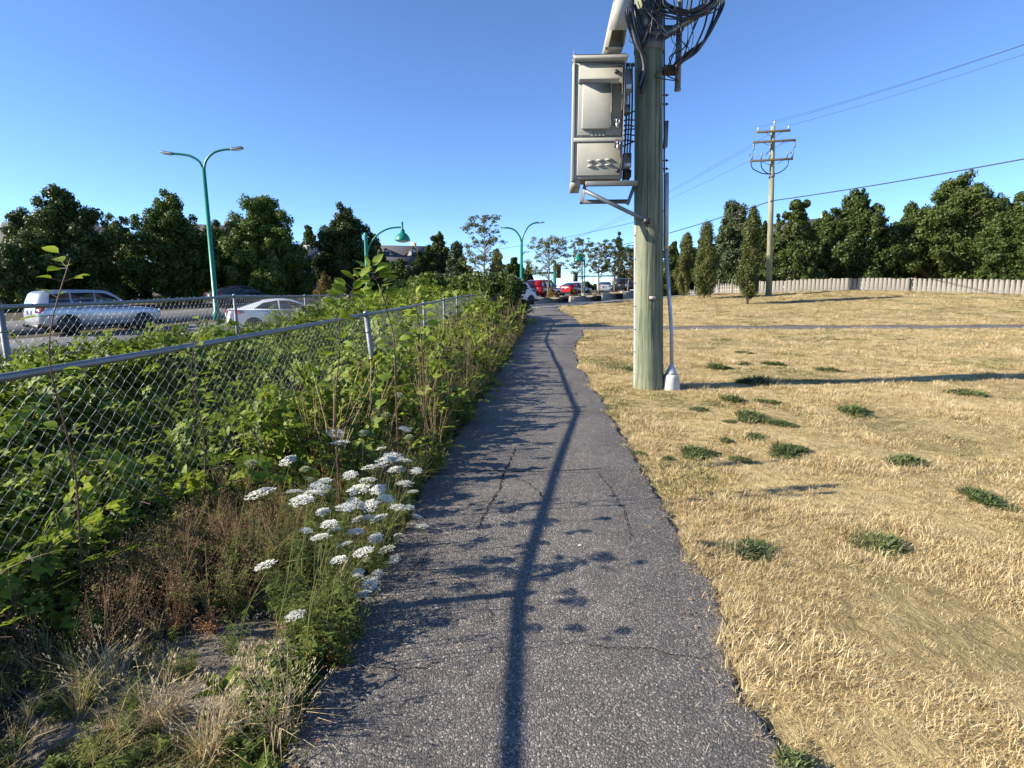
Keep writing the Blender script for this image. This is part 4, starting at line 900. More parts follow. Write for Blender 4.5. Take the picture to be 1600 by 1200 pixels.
# ------------------------------------------------------------------ houses
def house(name, label, loc, rz_, w, d, h, rh, wall, roofm, wins, gable=True, door=None):
    r = empty(name, loc, rz_); tag(r, label, 'house')
    b = MB(); b.box((0, 0, h / 2 - .3), (w, d, h + .6)); b.build('wall', wall, r)
    for s in (-1, 1):   # gable ends
        b = MB(); b.prism([(-d / 2, 0), (d / 2, 0), (0, rh)], (0, 1, 0), (0, 0, 1), (1, 0, 0), .1, (s * (w / 2 - .06) - .05, 0, h)); b.build('gable', wall, r)
    ov = .5; sl = math.hypot(d / 2 + ov, rh * (d / 2 + ov) / (d / 2)); an = math.atan2(rh, d / 2)
    for s in (-1, 1):
        b = MB(); b.box((0, s * (d / 4 + ov / 2), h + rh / 2 - ov * rh / d * .5 + .12), (w + 2 * ov, sl, .16), rot=(-s * an, 0, 0)); rf = b.build('roof', roofm, r)
        b = MB(); b.box((0, s * (d / 2 + ov + .02), h - ov * rh / (d / 2) + .06), (w + 2 * ov, .06, .24)); b.build('gutter', M['trim'], r)
    b = MB(); b.box((w * .22, d * .12, h + rh * 1.0), (.7, .7, 1.6), bev=.02); ch_ = b.build('chimney', wall, r)
    # lap siding boards proud of the front wall
    for i, (face, x, z, ww, hh) in enumerate(wins):
        if face == 'f': c = (x, -d / 2 - .03, z); dim = (ww, .06, hh); g = (ww - .16, .07, hh - .16); c2 = (x, -d / 2 - .035, z)
        else: c = (w / 2 * face + .03 * face, x, z); dim = (.06, ww, hh); g = (.07, ww - .16, hh - .16); c2 = (w / 2 * face + .035 * face, x, z)
        b = MB(); b.box(c, dim, bev=.01); wo_ = b.build('window', M['trim'], r)
        b = MB(); b.box(c2, g); b.build('pane', M['glass_house'], wo_)
    if door: b = MB(); b.box((door, -d / 2 - .03, 1.05), (1.0, .07, 2.1), bev=.01); b.build('door', M['steel_dark'], r)
    return r
def dormer(r, x, d, h, rh, w, hh):
    y0 = -d * .30; z0 = h + rh * .34
    b = MB(); b.prism([(-w / 2, 0), (w / 2, 0), (w / 2, .35), (0, hh), (-w / 2, .35)], (1, 0, 0), (0, 0, 1), (0, 1, 0), d * .3, (x, y0, z0)); o = b.build('dormer', M['wall_white'], r)
    for sg in (-1, 1):
        L_ = math.hypot(w / 2 + .2, hh - .35); a_ = math.atan2(hh - .35, w / 2)
        b = MB(); b.box((x + sg * w / 4 * 1.1, y0 + d * .13, z0 + (hh + .35) / 2 + .04), (L_ + .1, d * .33, .1), rot=(0, sg * a_, 0)); b.build('roof_slope', M['roof_brown'], o)
    b = MB(); b.box((x, y0 - .03, z0 + .55), (.7, .05, .6)); b.build('window', M['glass_house'], o)
def hz_(px, Y): v = at(px, 450, Y); return (v.x, Y, float(Z(v.x, Y)) + .1)
house('house', 'white-walled house with dark doorway between the left trees', hz_(462, 60), math.radians(18), 6, 6, 2.6, 2.0, M['wall_white'], M['roof'], [('f', -3, 1.6, 1.4, 1.2), ('f', 2.6, 1.6, 1.4, 1.2), (1, 0, 1.6, 1.6, 1.2)], door=.2)
hd_ = house('house', 'grey-roofed house with a small gabled dormer right of the green lamp', hz_(628, 74), math.radians(14), 8, 8, 3.3, 2.4, M['wall_white'], M['roof'], [('f', -2.6, 1.8, 1.2, 1.2), ('f', 0, 1.8, 1.2, 1.2)], door=2)
dormer(hd_, 1.6, 8, 3.3, 2.4, 2.6, 1.5)
dormer(hd_, -1.9, 8, 3.3, 2.4, 2.2, 1.3)
house('house', 'grey-roofed house behind the large left tree', hz_(335, 58), math.radians(25), 8, 8, 4.4, 2.6, M['wall_tan'], M['roof'], [('f', -3, 3.4, 1.3, 1.2), ('f', 1, 3.4, 1.3, 1.2), ('f', -2, 1.4, 1.4, 1.2), (1, -2, 3.4, 1.2, 1.2), (1, 2, 3.4, 1.2, 1.2)], door=2.4)
house('house', 'two-storey pale house at the far left edge', hz_(120, 56), math.radians(28), 9, 8, 4.2, 2.6, M['wall_white'], M['roof'], [('f', -3.0, 3.2, 1.3, 1.2), ('f', 0, 3.2, 1.3, 1.2), ('f', 3.0, 3.2, 1.3, 1.2), ('f', -3, 1.2, 1.4, 1.2), ('f', 3, 1.2, 1.4, 1.2)], door=.2)
house('house', 'white gabled house behind the trees at the right', hz_(1245, 62), math.radians(-62), 9, 8, 4.6, 3.2, M['wall_white'], M['roof'], [('f', -3, 3.9, 1.3, 1.3), ('f', 2.4, 3.9, 1.3, 1.3), ('f', 0, 1.4, 1.8, 1.4), (-1, -2, 3.8, 1.2, 1.3), (-1, 2, 3.8, 1.2, 1.3)])
house('house', 'tan house with brown roof beyond the right-hand fence', hz_(1450, 60), math.radians(-25), 9, 8, 3.8, 2.6, M['wall_tan'], M['roof_brown'], [('f', -3, 2.6, 1.3, 1.2), ('f', 2.4, 2.6, 1.3, 1.2), ('f', 0, 1.2, 1.6, 1.2)])

# ------------------------------------------------------------------ board fences at the right
def board_fence(label, A, B, h, bw, posts_every, tall_post=.0):
    a = Vector((A[0], A[1], 0)); b_ = Vector((B[0], B[1], 0)); Lg = (b_ - a).length; ang = math.atan2(b_.y - a.y, b_.x - a.x)
    r = empty('board_fence', (a.x, a.y, float(Z(a.x, a.y)))); tag(r, label, 'fence'); z0 = r.location.z
    n = int(Lg / bw); me = MB().box((0, 0, h / 2), (bw * .9, .025, h), bev=.006).mesh('board', M['fence_board'])
    for i in range(n):
        p = a.lerp(b_, (i + .5) / n); o = link('board', me, r, (p.x - a.x, p.y - a.y, float(Z(p.x, p.y)) - z0 + random.uniform(-.03, .03)), (random.uniform(-.01, .01), random.uniform(-.012, .012), ang + random.uniform(-.04, .04)))
    m = int(Lg / posts_every); pm = MB().box((0, 0, (h + tall_post) / 2), (.12, .12, h + .1 + tall_post), bev=.01).mesh('post', M['fence_board'])
    for i in range(m + 1):
        p = a.lerp(b_, i / m); link('post', pm, r, (p.x - a.x + .08 * math.sin(ang), p.y - a.y + .10, float(Z(p.x, p.y)) - z0), (0, 0, ang))
    for zz in (.3, h - .25):
        mb = MB(); P = [a.lerp(b_, i / 10) for i in range(11)]; mb.tube([(p.x - a.x, p.y - a.y + .06, float(Z(p.x, p.y)) - z0 + zz) for p in P], .045, 4); mb.build('rail', M['fence_board'], r)
A = at(1188, 455, 43.5); B = at(1420, 455, 40)
board_fence('pale weathered board fence under the trees at the right', (A.x, 43.5), (B.x, 40), .92, .27, 2.4)
A = at(1040, 455, 60); B = at(1168, 455, 47)
board_fence('low pale board fence with taller posts behind the cypress trees', (A.x, 60), (B.x, 47), .85, .34, 1.7, .35)
A = at(1425, 455, 40); B = at(1640, 455, 36)
board_fence('board fence continuing at the far right edge', (A.x, 40), (B.x, 36), .95, .27, 2.4)

# ------------------------------------------------------------------ trees
def leaf_quads(C, Nn, S, aspect=.55, fold=.25):
    """diamond leaves folded along the midrib: 4 verts, 2 triangles each"""
    n = len(C); rnd = RNG.normal(size=(n, 3)); U = np.cross(Nn, rnd); U /= np.linalg.norm(U, axis=1, keepdims=True) + 1e-9
    Wv = np.cross(Nn, U); S = S[:, None]
    V = np.stack([C - U * S, C + Wv * S * aspect + Nn * S * fold, C + U * S, C - Wv * S * aspect + Nn * S * fold], 1).reshape(-1, 3)
    i = np.arange(n) * 4
    F = np.concatenate([np.stack([i, i + 1, i + 2], -1), np.stack([i, i + 2, i + 3], -1)]); return V, F
def sphere_pts(n):
    v = RNG.normal(size=(n, 3)); return v / np.linalg.norm(v, axis=1, keepdims=True)
def tree(label, px, py_base, py_top, Y, width_px, mat, kind='round', name='tree', leaves=9000, leaf=.16, bark='bark', trunk_frac=.18, lean=0, clumps=60, flat=1.0, dens=1.0, group=None, bare=.0, profile=None, z_base=None, seed=None, trunk_r=None):
    global RNG
    rs = random.Random(seed if seed is not None else hash((px, py_top)) % 1000); RNG = np.random.default_rng(int(px * 7 + py_top))
    t = at(px, py_top, Y); zg = float(Z(t.x, Y)) if z_base is None else z_base; H = t.z - zg; R = width_px * Y / FPX / 2
    r = empty(name, (t.x, Y, zg - .05)); tag(r, label, 'tree', group)
    clumps = int(clumps * (1.6 if kind == 'round' else 1)); leaves = int(leaves * (2.3 if kind == 'round' else 1.2)); leaf *= (.60 if kind == 'round' else .9); R *= (1.14 if kind == 'round' else 1)
    tr = trunk_r or max(.05, H * .022); h0 = H * trunk_frac
    if profile is None:
        profile = {'round': lambda s: min(1, .62 + 1.5 * s) * max(.0, 1 - s ** 1.5) ** .75 * 1.05, 'cone': lambda s: (1 - s) ** .75 * min(1, .35 + s * 5), 'column': lambda s: min(1, .35 + s * 3.2) * (1 - s ** 3.5) ** .7, 'spread': lambda s: .35 + .65 * math.sin(PI * (.25 + .6 * s))}[kind]
    C = []; lim = []
    lobes = []
    if kind == 'round':
        for k in range(24):
            s = (k + .5) / 24; th = k * 2.4 + rs.uniform(-.5, .5); lobes.append((s, th, R * profile(s) * rs.uniform(.5, .88) * (1 if s < .85 else .5), R * rs.uniform(.26, .42) * (1.1 - .45 * s)))
    for k in range(clumps if kind == 'round' else 0):
        s, th, rad, lr = lobes[k % 24]; c = Vector((rad * math.cos(th), rad * math.sin(th), h0 + (H - h0) * s * .88 + R * .05)); d = Vector((rs.gauss(0, 1), rs.gauss(0, 1), rs.gauss(0, 1.25))).normalized() * lr * rs.uniform(.4, 1.0)
        C.append((c + d, lr * rs.uniform(.22, .55))); lim.append((s, th, rad))
    for k in range(clumps if kind != 'round' else 0):
        s = rs.random() ** .9; th = rs.random() * 2 * PI; wob = 1 + .5 * (float(vnoise(math.cos(th) * 1.6 + px, math.sin(th) * 1.6 + s * 5, 4)) - .5); rad = R * profile(s) * wob * (rs.uniform(.35, 1.0) if kind != 'column' else rs.uniform(.2, .9))
        rc = R * rs.uniform(.12, .33) * (1 if kind != 'cone' else .8) * (1.1 if kind == 'column' else 1)
        if kind == 'spread': rc *= rs.uniform(.3, .75)
        C.append((Vector((rad * math.cos(th), rad * math.sin(th), h0 + (H - h0) * s * .95 + .02)), rc)); lim.append((s, th, rad))
    b = MB(); top = H * (.90 if kind != 'round' else .75)
    pts = [(0 + lean * (q / 6) * H * .05 + .02 * H * math.sin(q * 1.3 + px) * .3, .01 * H * math.sin(q * 1.9), top * q / 6) for q in range(7)]
    b.tube(pts, [tr * (1.25 - q * .16) for q in range(7)], 8)
    for (c, rc), (s, th, rad) in zip(C, lim):
        if rs.random() < (.55 if kind in ('round', 'spread') else .2):
            z0 = max(h0 * .6, c.z - rad * .8); f = min(5.9, z0 / top * 6); p0 = Vector(pts[int(f)]).lerp(Vector(pts[min(6, int(f) + 1)]), f - int(f))
            b.tube([p0, p0.lerp(c, .5) + Vector((0, 0, -.04 * H * .3)), c], [tr * .38, tr * .24, tr * .08], 5, False)
    b.build('trunk', M[bark], r, smooth=True)
    tot = sum(rc ** 2 for _, rc in C); Pc = []; Nn = []
    for c, rc in C:
        n = max(8, int(leaves * rc ** 2 / tot)); d = sphere_pts(n); rr = (RNG.random((n, 1)) ** .45) * rc
        q = d * rr; q[:, 2] *= flat; q *= (1 + .35 * (RNG.random((n, 1)) - .5))
        if kind == 'column': q[:, 2] *= 1.9
        Pc.append(np.array(c) + q); nn = d + RNG.normal(size=(n, 3)) * .55
        if kind == 'spread': nn = nn * .5 + np.array([0, 0, .8])
        Nn.append(nn)
    if kind in ('round', 'column', 'cone') and dens > 0:   # inner foliage keeps the crown opaque
        n = int(leaves * .35 * dens); s = RNG.random(n); pr = np.array([profile(x) for x in s]); th = RNG.random(n) * 2 * PI; rad = R * pr * (.66 if kind != 'round' else .64) * np.sqrt(RNG.random(n))
        Pc.append(np.stack([rad * np.cos(th), rad * np.sin(th), h0 + (H - h0) * s * .92], -1)); Nn.append(RNG.normal(size=(n, 3)))
    Pc = np.concatenate(Pc); Nn = np.concatenate(Nn); Nn /= np.linalg.norm(Nn, axis=1, keepdims=True) + 1e-9
    zm = np.percentile(Pc[:, 2], 99.95); Pc[:, 2] = np.where(Pc[:, 2] > h0, h0 + (Pc[:, 2] - h0) * (H - h0) / (zm - h0), Pc[:, 2])
    S = leaf * (.6 + .8 * RNG.random(len(Pc)))
    V, F = leaf_quads(Pc, Nn, S, .55 if kind not in ('column', 'cone') else .32)
    link('crown', mesh_np('crown', V, F, M[mat], False), r)
    return r
GL = 'trees across the road'
tree('large bright-edged broadleaf tree at the left above the white sedan', 408, 470, 306, 46, 140, 'lf_mid', leaves=26000, leaf=.17, clumps=130, trunk_frac=.10, group=GL)
tree('dark dense broadleaf tree left of the green lamp', 536, 470, 320, 50, 126, 'lf_dark', leaves=20000, leaf=.18, clumps=110, trunk_frac=.08, group=GL)
tree('dark tree filling the gap between the two left trees', 482, 470, 352, 70, 60, 'lf_dark', leaves=9000, leaf=.18, clumps=34, trunk_frac=.06, group=GL)
tree('small ochre-leaved round tree under the dark left trees', 507, 470, 424, 40, 44, 'lf_rust', leaves=5000, leaf=.09, clumps=30, trunk_frac=.12, bark='bark_pale', group=GL)
tree('round dark green tree right of the dormer roof', 684, 465, 363, 52, 78, 'lf_olive', leaves=13000, leaf=.17, clumps=80, trunk_frac=.05, group=GL)
tree('blue-green conifer in front of the round dark tree', 713, 465, 378, 47, 66, 'lf_con', 'cone', leaves=14000, leaf=.15, clumps=70, trunk_frac=.02, group=GL, name='conifer_tree')
tree('low dark shrubby tree below the dormer roof', 624, 465, 404, 44, 66, 'lf_dark', leaves=8000, leaf=.15, clumps=36, trunk_frac=.02, group=GL)
tree('bushy olive tree left of the twin-arm lamp', 776, 462, 388, 48, 46, 'lf_pale', leaves=8000, leaf=.13, clumps=34, trunk_frac=.04, group=GL)
tree('dark tree behind the white van', 803, 460, 402, 78, 44, 'lf_dark', leaves=8000, leaf=.22, clumps=34, trunk_frac=.04, group=GL)
tree('dark tree touching the twin-arm lamp post', 825, 460, 412, 84, 24, 'lf_dark', leaves=5000, leaf=.22, clumps=24, trunk_frac=.04, group=GL)
tree('tall broadleaf tree at the far left by the grey roof', 262, 470, 300, 44, 130, 'lf_mid', leaves=18000, leaf=.18, clumps=110, trunk_frac=.12, group=GL)
tree('dark broadleaf tree near the left picture edge', 90, 480, 292, 40, 150, 'lf_dark', leaves=20000, leaf=.18, clumps=110, trunk_frac=.12, group=GL)
tree('dark tree closing the gap left of the large bright-edged tree', 335, 470, 345, 50, 110, 'lf_dark', leaves=14000, leaf=.18, clumps=70, trunk_frac=.04, group=GL)
tree('olive tree behind the silver car at the left', 178, 475, 335, 50, 120, 'lf_olive', leaves=14000, leaf=.18, clumps=70, trunk_frac=.04, group=GL)
tree('dark tree below the far-left roofs', 30, 475, 325, 52, 130, 'lf_dark', leaves=14000, leaf=.18, clumps=70, trunk_frac=.04, group=GL)
tree('low dark tree left of the dormer roof by the lamp', 590, 470, 378, 56, 60, 'lf_dark', leaves=9000, leaf=.18, clumps=50, trunk_frac=.04, group=GL)
tree('dark evergreen mass between dormer roof and round tree', 655, 466, 392, 56, 50, 'lf_dark', leaves=8000, leaf=.18, clumps=44, trunk_frac=.04, group=GL)
tree('low olive hedge tree at the left picture edge', 10, 480, 380, 36, 110, 'lf_olive', leaves=12000, leaf=.15, clumps=44, trunk_frac=.05, group=GL)
GY = 'young street trees on the median'
def young(label, px, py_base, py_top, Y, w, leaves=1500, mat='lf_pale', **k):
    return tree(label, px, py_base, py_top, Y, w, mat, 'spread', leaves=int(leaves * 1.7), leaf=.085, clumps=k.pop('clumps', 26) * 4, flat=.6, bark='bark_pale', trunk_frac=k.pop('trunk_frac', .42), group=GY, trunk_r=.07, name='young_tree', **k)
young('sparse young tree with pale leaves rising over the shrubs', 756, 462, 334, 38, 72, 1900, clumps=34, trunk_frac=.3)
young('forked young street tree behind the tall red vehicle', 858, 462, 368, 50, 76, 2200, clumps=30)
young('young street tree around the hidden bell lamp', 911, 462, 371, 54, 50, 1700)
young('young street tree right of the bell lamp', 937, 462, 378, 57, 42, 1900)
young('dark young street tree left of the pole', 962, 462, 372, 60, 52, 3000, 'lf_olive', clumps=34)
young('young street tree touching the left edge of the pole', 984, 462, 386, 63, 46, 2600, clumps=30)
tree('thin conifer spire above the street trees by the pole', 968, 462, 362, 80, 22, 'lf_con', 'cone', leaves=2600, leaf=.16, clumps=40, trunk_frac=.1, name='conifer_tree', dens=.2)
tree('distant rounded treetop beyond the junction', 928, 458, 440, 120, 60, 'lf_olive', leaves=4000, leaf=.3, clumps=30, trunk_frac=.02)
tree('distant dark tree behind the pole and the last planter', 1000, 458, 405, 95, 70, 'lf_dark', leaves=6000, leaf=.26, clumps=36, trunk_frac=.04)
GC = 'columnar cypress trees on the lawn'
def cyp(label, px, pb, pt, Y, w, **k):
    return tree(label, px, pb, pt, Y, w, 'lf_cyp', 'column', leaves=k.pop('leaves', 22000), leaf=.075, clumps=k.pop('clumps', 46) * 2, trunk_frac=k.pop('trunk_frac', .1), bark='bark_pale', group=GC, name='cypress_tree', trunk_r=.09, **k)
cyp('columnar cypress farthest back right of the near pole', 1074, 458, 363, 45, 32)
cyp('middle columnar cypress with a narrow broken-off top', 1106, 465, 345, 39, 44, profile=lambda s: min(1, .45 + s * 2.6) * (1 if s < .55 else max(.36, 1 - (s - .55) * 3.4)) * (1 if s < .93 else (1 - s) / .07 * .9 + .1), clumps=60)
cyp('tallest columnar cypress standing nearest beside the distant pole', 1178, 474, 322, 33.5, 42, clumps=60, leaves=19000, profile=lambda s: min(1, .35 + s * 2.8) * (1 - .22 * max(0, math.sin((s - .5) * 9)) * (s > .5)) * (.78 if s > .62 else 1) * (1 - s ** 9))
GR = 'trees along the right-hand gardens'
tree('tall dark pointed tree between two cypresses', 1148, 455, 314, 52, 84, 'lf_con', 'cone', leaves=22000, leaf=.18, clumps=110, trunk_frac=.04, group=GR, name='conifer_tree', profile=lambda s: (1 - s) ** .55 * min(1, .7 + s * 2))
tree('low dark tree directly right of the near pole', 1052, 455, 378, 58, 62, 'lf_dark', leaves=11000, leaf=.2, clumps=44, trunk_frac=.03, group=GR)
tree('dark tree behind the distant pole', 1196, 455, 345, 56, 50, 'lf_dark', leaves=8000, leaf=.2, clumps=40, trunk_frac=.04, group=GR)
tree('thin dark conifer right of the distant pole', 1216, 455, 334, 50, 26, 'lf_con', 'cone', leaves=3600, leaf=.16, clumps=44, trunk_frac=.1, name='conifer_tree', dens=.3)
tree('light green leafy tree at the right in front of the white gable', 1250, 458, 312, 46, 92, 'lf_olive', leaves=14000, leaf=.17, clumps=54, trunk_frac=.08, group=GR, dens=.4)
tree('dark broadleaf tree over the right-hand board fence', 1345, 458, 296, 47, 110, 'lf_dark', leaves=17000, leaf=.18, clumps=110, trunk_frac=.1, group=GR)
tree('tall olive broadleaf tree far right', 1500, 458, 270, 46, 150, 'lf_olive', leaves=20000, leaf=.18, clumps=120, trunk_frac=.1, group=GR)
tree('dark tree filling the gap beside the light green right tree', 1295, 458, 330, 54, 90, 'lf_dark', leaves=13000, leaf=.18, clumps=60, trunk_frac=.04, group=GR)
tree('olive tree between the two tall right-hand trees', 1425, 458, 318, 52, 100, 'lf_olive', leaves=13000, leaf=.18, clumps=60, trunk_frac=.04, group=GR)
tree('dark tree behind the right board fence near the edge', 1570, 458, 310, 52, 110, 'lf_dark', leaves=13000, leaf=.18, clumps=60, trunk_frac=.04, group=GR)
tree('dark tree behind the middle cypress', 1098, 455, 372, 58, 60, 'lf_dark', leaves=9000, leaf=.18, clumps=50, trunk_frac=.04, group=GR)
tree('dark tree at the right picture edge', 1610, 462, 300, 40, 120, 'lf_dark', leaves=14000, leaf=.17, clumps=50, trunk_frac=.1, group=GR)
# ochre shrubs in the planters
for px, pb, pt, Y, w, lab in ((862, 470, 447, 46.2, 30, 'ochre dry shrub in the planter before the tall red vehicle'), (897, 466, 449, 48.6, 18, 'ochre dry shrub in front of the red car')):
    tree(lab, px, pb, pt, Y, w, 'lf_rust', leaves=1600, leaf=.07, clumps=22, trunk_frac=.02, name='shrub', trunk_r=.03, bark='bark_pale')
RNG = np.random.default_rng(11)

# ------------------------------------------------------------------ scattered plants (uncountable growth)
PROTO = {}
def proto_coll(name, objs):
    c = bpy.data.collections.new('source_' + name)
    for i, me in enumerate(objs):
        o = bpy.data.objects.new('source_%s_%02d' % (name, i), me); c.objects.link(o)
    return c
def scatter(name, label, coll, P, rot, scl, pid, parent=None):
    n = len(P); me = bpy.data.meshes.new(name); me.vertices.add(n); me.vertices.foreach_set('co', np.asarray(P, np.float32).ravel())
    a = me.attributes.new('rot', 'FLOAT_VECTOR', 'POINT'); a.data.foreach_set('vector', np.asarray(rot, np.float32).ravel())
    a = me.attributes.new('scl', 'FLOAT', 'POINT'); a.data.foreach_set('value', np.asarray(scl, np.float32).ravel())
    a = me.attributes.new('pid', 'INT', 'POINT'); a.data.foreach_set('value', np.asarray(pid, np.int32).ravel())
    o = link(name, me, parent); tag(o, label, kind='stuff')
    ng = bpy.data.node_groups.new(name, 'GeometryNodeTree')
    ng.interface.new_socket('Geometry', in_out='INPUT', socket_type='NodeSocketGeometry'); ng.interface.new_socket('Geometry', in_out='OUTPUT', socket_type='NodeSocketGeometry')
    gi = ng.nodes.new('NodeGroupInput'); go = ng.nodes.new('NodeGroupOutput'); ip = ng.nodes.new('GeometryNodeInstanceOnPoints')
    ci = ng.nodes.new('GeometryNodeCollectionInfo'); ci.inputs['Collection'].default_value = coll; ci.inputs['Separate Children'].default_value = True; ci.inputs['Reset Children'].default_value = True
    def na(nm, t):
        x = ng.nodes.new('GeometryNodeInputNamedAttribute'); x.data_type = t; x.inputs['Name'].default_value = nm; return [q for q in x.outputs if q.enabled and q.name == 'Attribute'][0]
    ng.links.new(gi.outputs[0], ip.inputs['Points']); ng.links.new(ci.outputs[0], ip.inputs['Instance'])
    ip.inputs['Pick Instance'].default_value = True
    ng.links.new(na('pid', 'INT'), ip.inputs['Instance Index']); ng.links.new(na('rot', 'FLOAT_VECTOR'), ip.inputs['Rotation']); ng.links.new(na('scl', 'FLOAT'), ip.inputs['Scale'])
    ng.links.new(ip.outputs[0], go.inputs[0])
    md = o.modifiers.new('scatter', 'NODES'); md.node_group = ng
    return o
def frame(d):
    d = Vector(d).normalized(); a = d.cross(Vector((0, 0, 1)))
    if a.length < 1e-4: a = Vector((1, 0, 0))
    a.normalize(); return d, a, a.cross(d)
def add_leaf(mb, p, d, length, width, droop=.25, fold=.18, mi=0, roll=0.0, serr=False):
    """a folded ovate leaf from point p along direction d"""
    d, a, n = frame(d)
    if roll: a, n = a * math.cos(roll) + n * math.sin(roll), n * math.cos(roll) - a * math.sin(roll)
    p = Vector(p); st = [(0, .04), (.22, .78), (.5, 1.0), (.78, .62), (1, .02)]
    V = []
    for t, w in st:
        c = p + d * (length * t) - n * (droop * length * t * t); e = n * (fold * width * w)
        V += [c + a * (width * w / 2) + e, c, c - a * (width * w / 2) + e]
    F = []
    for i in range(4):
        F += [(3 * i, 3 * i + 1, 3 * i + 4, 3 * i + 3), (3 * i + 1, 3 * i + 2, 3 * i + 5, 3 * i + 4)]
    mb.add(V, F, mi)
def simple_leaf(mb, p, d, length, width, droop=.2, fold=.2, mi=0):
    d, a, n = frame(d); p = Vector(p); m = p + d * (length * .45) - n * (droop * length * .15); e = n * fold * width
    mb.add([p, m + a * width / 2 + e, p + d * length - n * droop * length, m - a * width / 2 + e, m], [(0, 4, 1), (1, 4, 2), (0, 3, 4), (3, 2, 4)], mi)
def rdir(rs, up=.3):
    th = rs.uniform(0, 2 * PI); return Vector((math.cos(th), math.sin(th), rs.uniform(-.2, 1) * up + up * .3)).normalized()
def trifoliate(mb, p, d, s, mi, rs):
    d = Vector(d).normalized(); q = Vector(p) + d * s * .5
    for an in (0, 1.15, -1.15):
        dd = Matrix.Rotation(an, 3, 'Z') @ d; simple_leaf(mb, q, dd, s * (1.0 if an == 0 else .85), s * .66, .22, .16, mi)
def blade(mb, p, d, L, w, bend, mi=0):
    d, a, n = frame(d); p = Vector(p); g = Vector((d.x, d.y, 0)); g = g.normalized() if g.length > 1e-5 else Vector((1, 0, 0))
    q = p + d * L * .55 + g * bend * L * .15; t = p + d * L * .9 + g * bend * L * .75 - Vector((0, 0, bend * L * .35))
    mb.add([p + a * w / 2, p - a * w / 2, q - a * w * .4, q + a * w * .4, t], [(0, 1, 2, 3), (3, 2, 4)], mi)
def grass_tuft(rs, n, h0, h1, rad, w, lean, mats, mixw):
    mb = MB()
    for i in range(n):
        th = rs.uniform(0, 2 * PI); r = rad * math.sqrt(rs.random()); p = (r * math.cos(th), r * math.sin(th), -.005)
        t2 = rs.uniform(0, 2 * PI); ln = lean * rs.random() ** .7
        d = Vector((math.cos(t2) * ln, math.sin(t2) * ln, 1)); blade(mb, p, d, rs.uniform(h0, h1), w * rs.uniform(.6, 1.3), rs.uniform(0, .8), 0 if rs.random() < mixw else 1)
    return mb.mesh('grass_tuft', mats)
rs = random.Random(3)
ST = [M['gr_straw'], M['gr_mix']]
lawn_protos = [grass_tuft(rs, 46, .03, .075, .06, .0034, 2.6, ST, .94) for _ in range(2)] + [grass_tuft(rs, 50, .02, .05, .06, .003, 3.2, ST, .9), grass_tuft(rs, 40, .04, .10, .045, .003, 1.5, ST, .96), grass_tuft(rs, 52, .02, .06, .07, .0028, 4.0, ST, .93)] + [grass_tuft(rs, 40, .02, .05, .055, .0034, 2.2, ST, .45) for _ in range(2)] + [grass_tuft(rs, 40, .02, .055, .055, .0038, 1.6, [M['gr_green'], M['gr_straw']], .7) for _ in range(2)]
LC = proto_coll('lawn', lawn_protos)
def path_right(y): return np.interp(y, pys, PRX)
def path_left(y): return np.interp(y, pys, PLX)
WEEDS = [(1172, 862, 1.0, 0, 'dense dark green weed clump alone in the near lawn'), (1224, 702, 1.35, 2, 'large dark green weed clump right of the flat lawn weeds'), (1100, 706, 1.25, 1, 'wide low dark weed clump nearest the path in mid lawn'), (1158, 716, .8, 1, 'flat weed patch just right of the wide low clump'),
 (1184, 594, 1.7, 2, 'tall dark weed clump standing in the pole shadow'), (1118, 571, 1.3, 2, 'rounded weed clump right of the pole beyond its shadow'), (1166, 565, .9, 1, 'small flat weed clump beyond the rounded clump'), (1216, 566, 1.2, 0, 'weed clump at the right beyond the pole shadow'), (1167, 547, .9, 1, 'tiny far weed clump beyond the pole shadow'), (1142, 622, 1.1, 2, 'spiky weed clump just in front of the pole shadow'), (1208, 626, 1.0, 0, 'dark weed clump in front of the pole shadow at right'), (1092, 636, .8, 1, 'faint weed clump right of the concrete foot'), (1182, 652, 1.5, 1, 'broad weed patch in the middle of the lawn'), (1228, 660, 1.0, 1, 'weed patch right of the broad patch'), (1140, 655, .7, 1, 'small weed left of the broad patch'), (1135, 686, .7, 0, 'small dark weed above the wide low clump'), (1180, 682, .9, 1, 'flat weed between the broad patch and the large clump'), (995, 704, .55, 1, 'small weed at the path edge below the pole'), (975, 572, .9, 1, 'weed tuft left of the pole foot'), (1044, 714, .4, 2, 'thin dry weed sprig beside the path edge'), (1240, 1196, .75, 0, 'green weed at the bottom right corner of the photo'),
 (1330, 640, 1.4, 2, 'dark weed clump in the right part of the lawn'), (1420, 720, 1.2, 0, 'weed clump far right in mid lawn'), (1380, 850, 1.1, 2, 'weed clump far right in the near lawn'), (1500, 610, 1.4, 1, 'broad weed clump near the right picture edge'), (1540, 780, 1.1, 0, 'dark weed clump at the right picture edge'), (1300, 575, 1.2, 1, 'far weed clump right of the pole shadow tip')]
WPOS = [(on_ground(w_[0], w_[1] + 6).x, on_ground(w_[0], w_[1] + 6).y, w_[2]) for w_ in WEEDS]
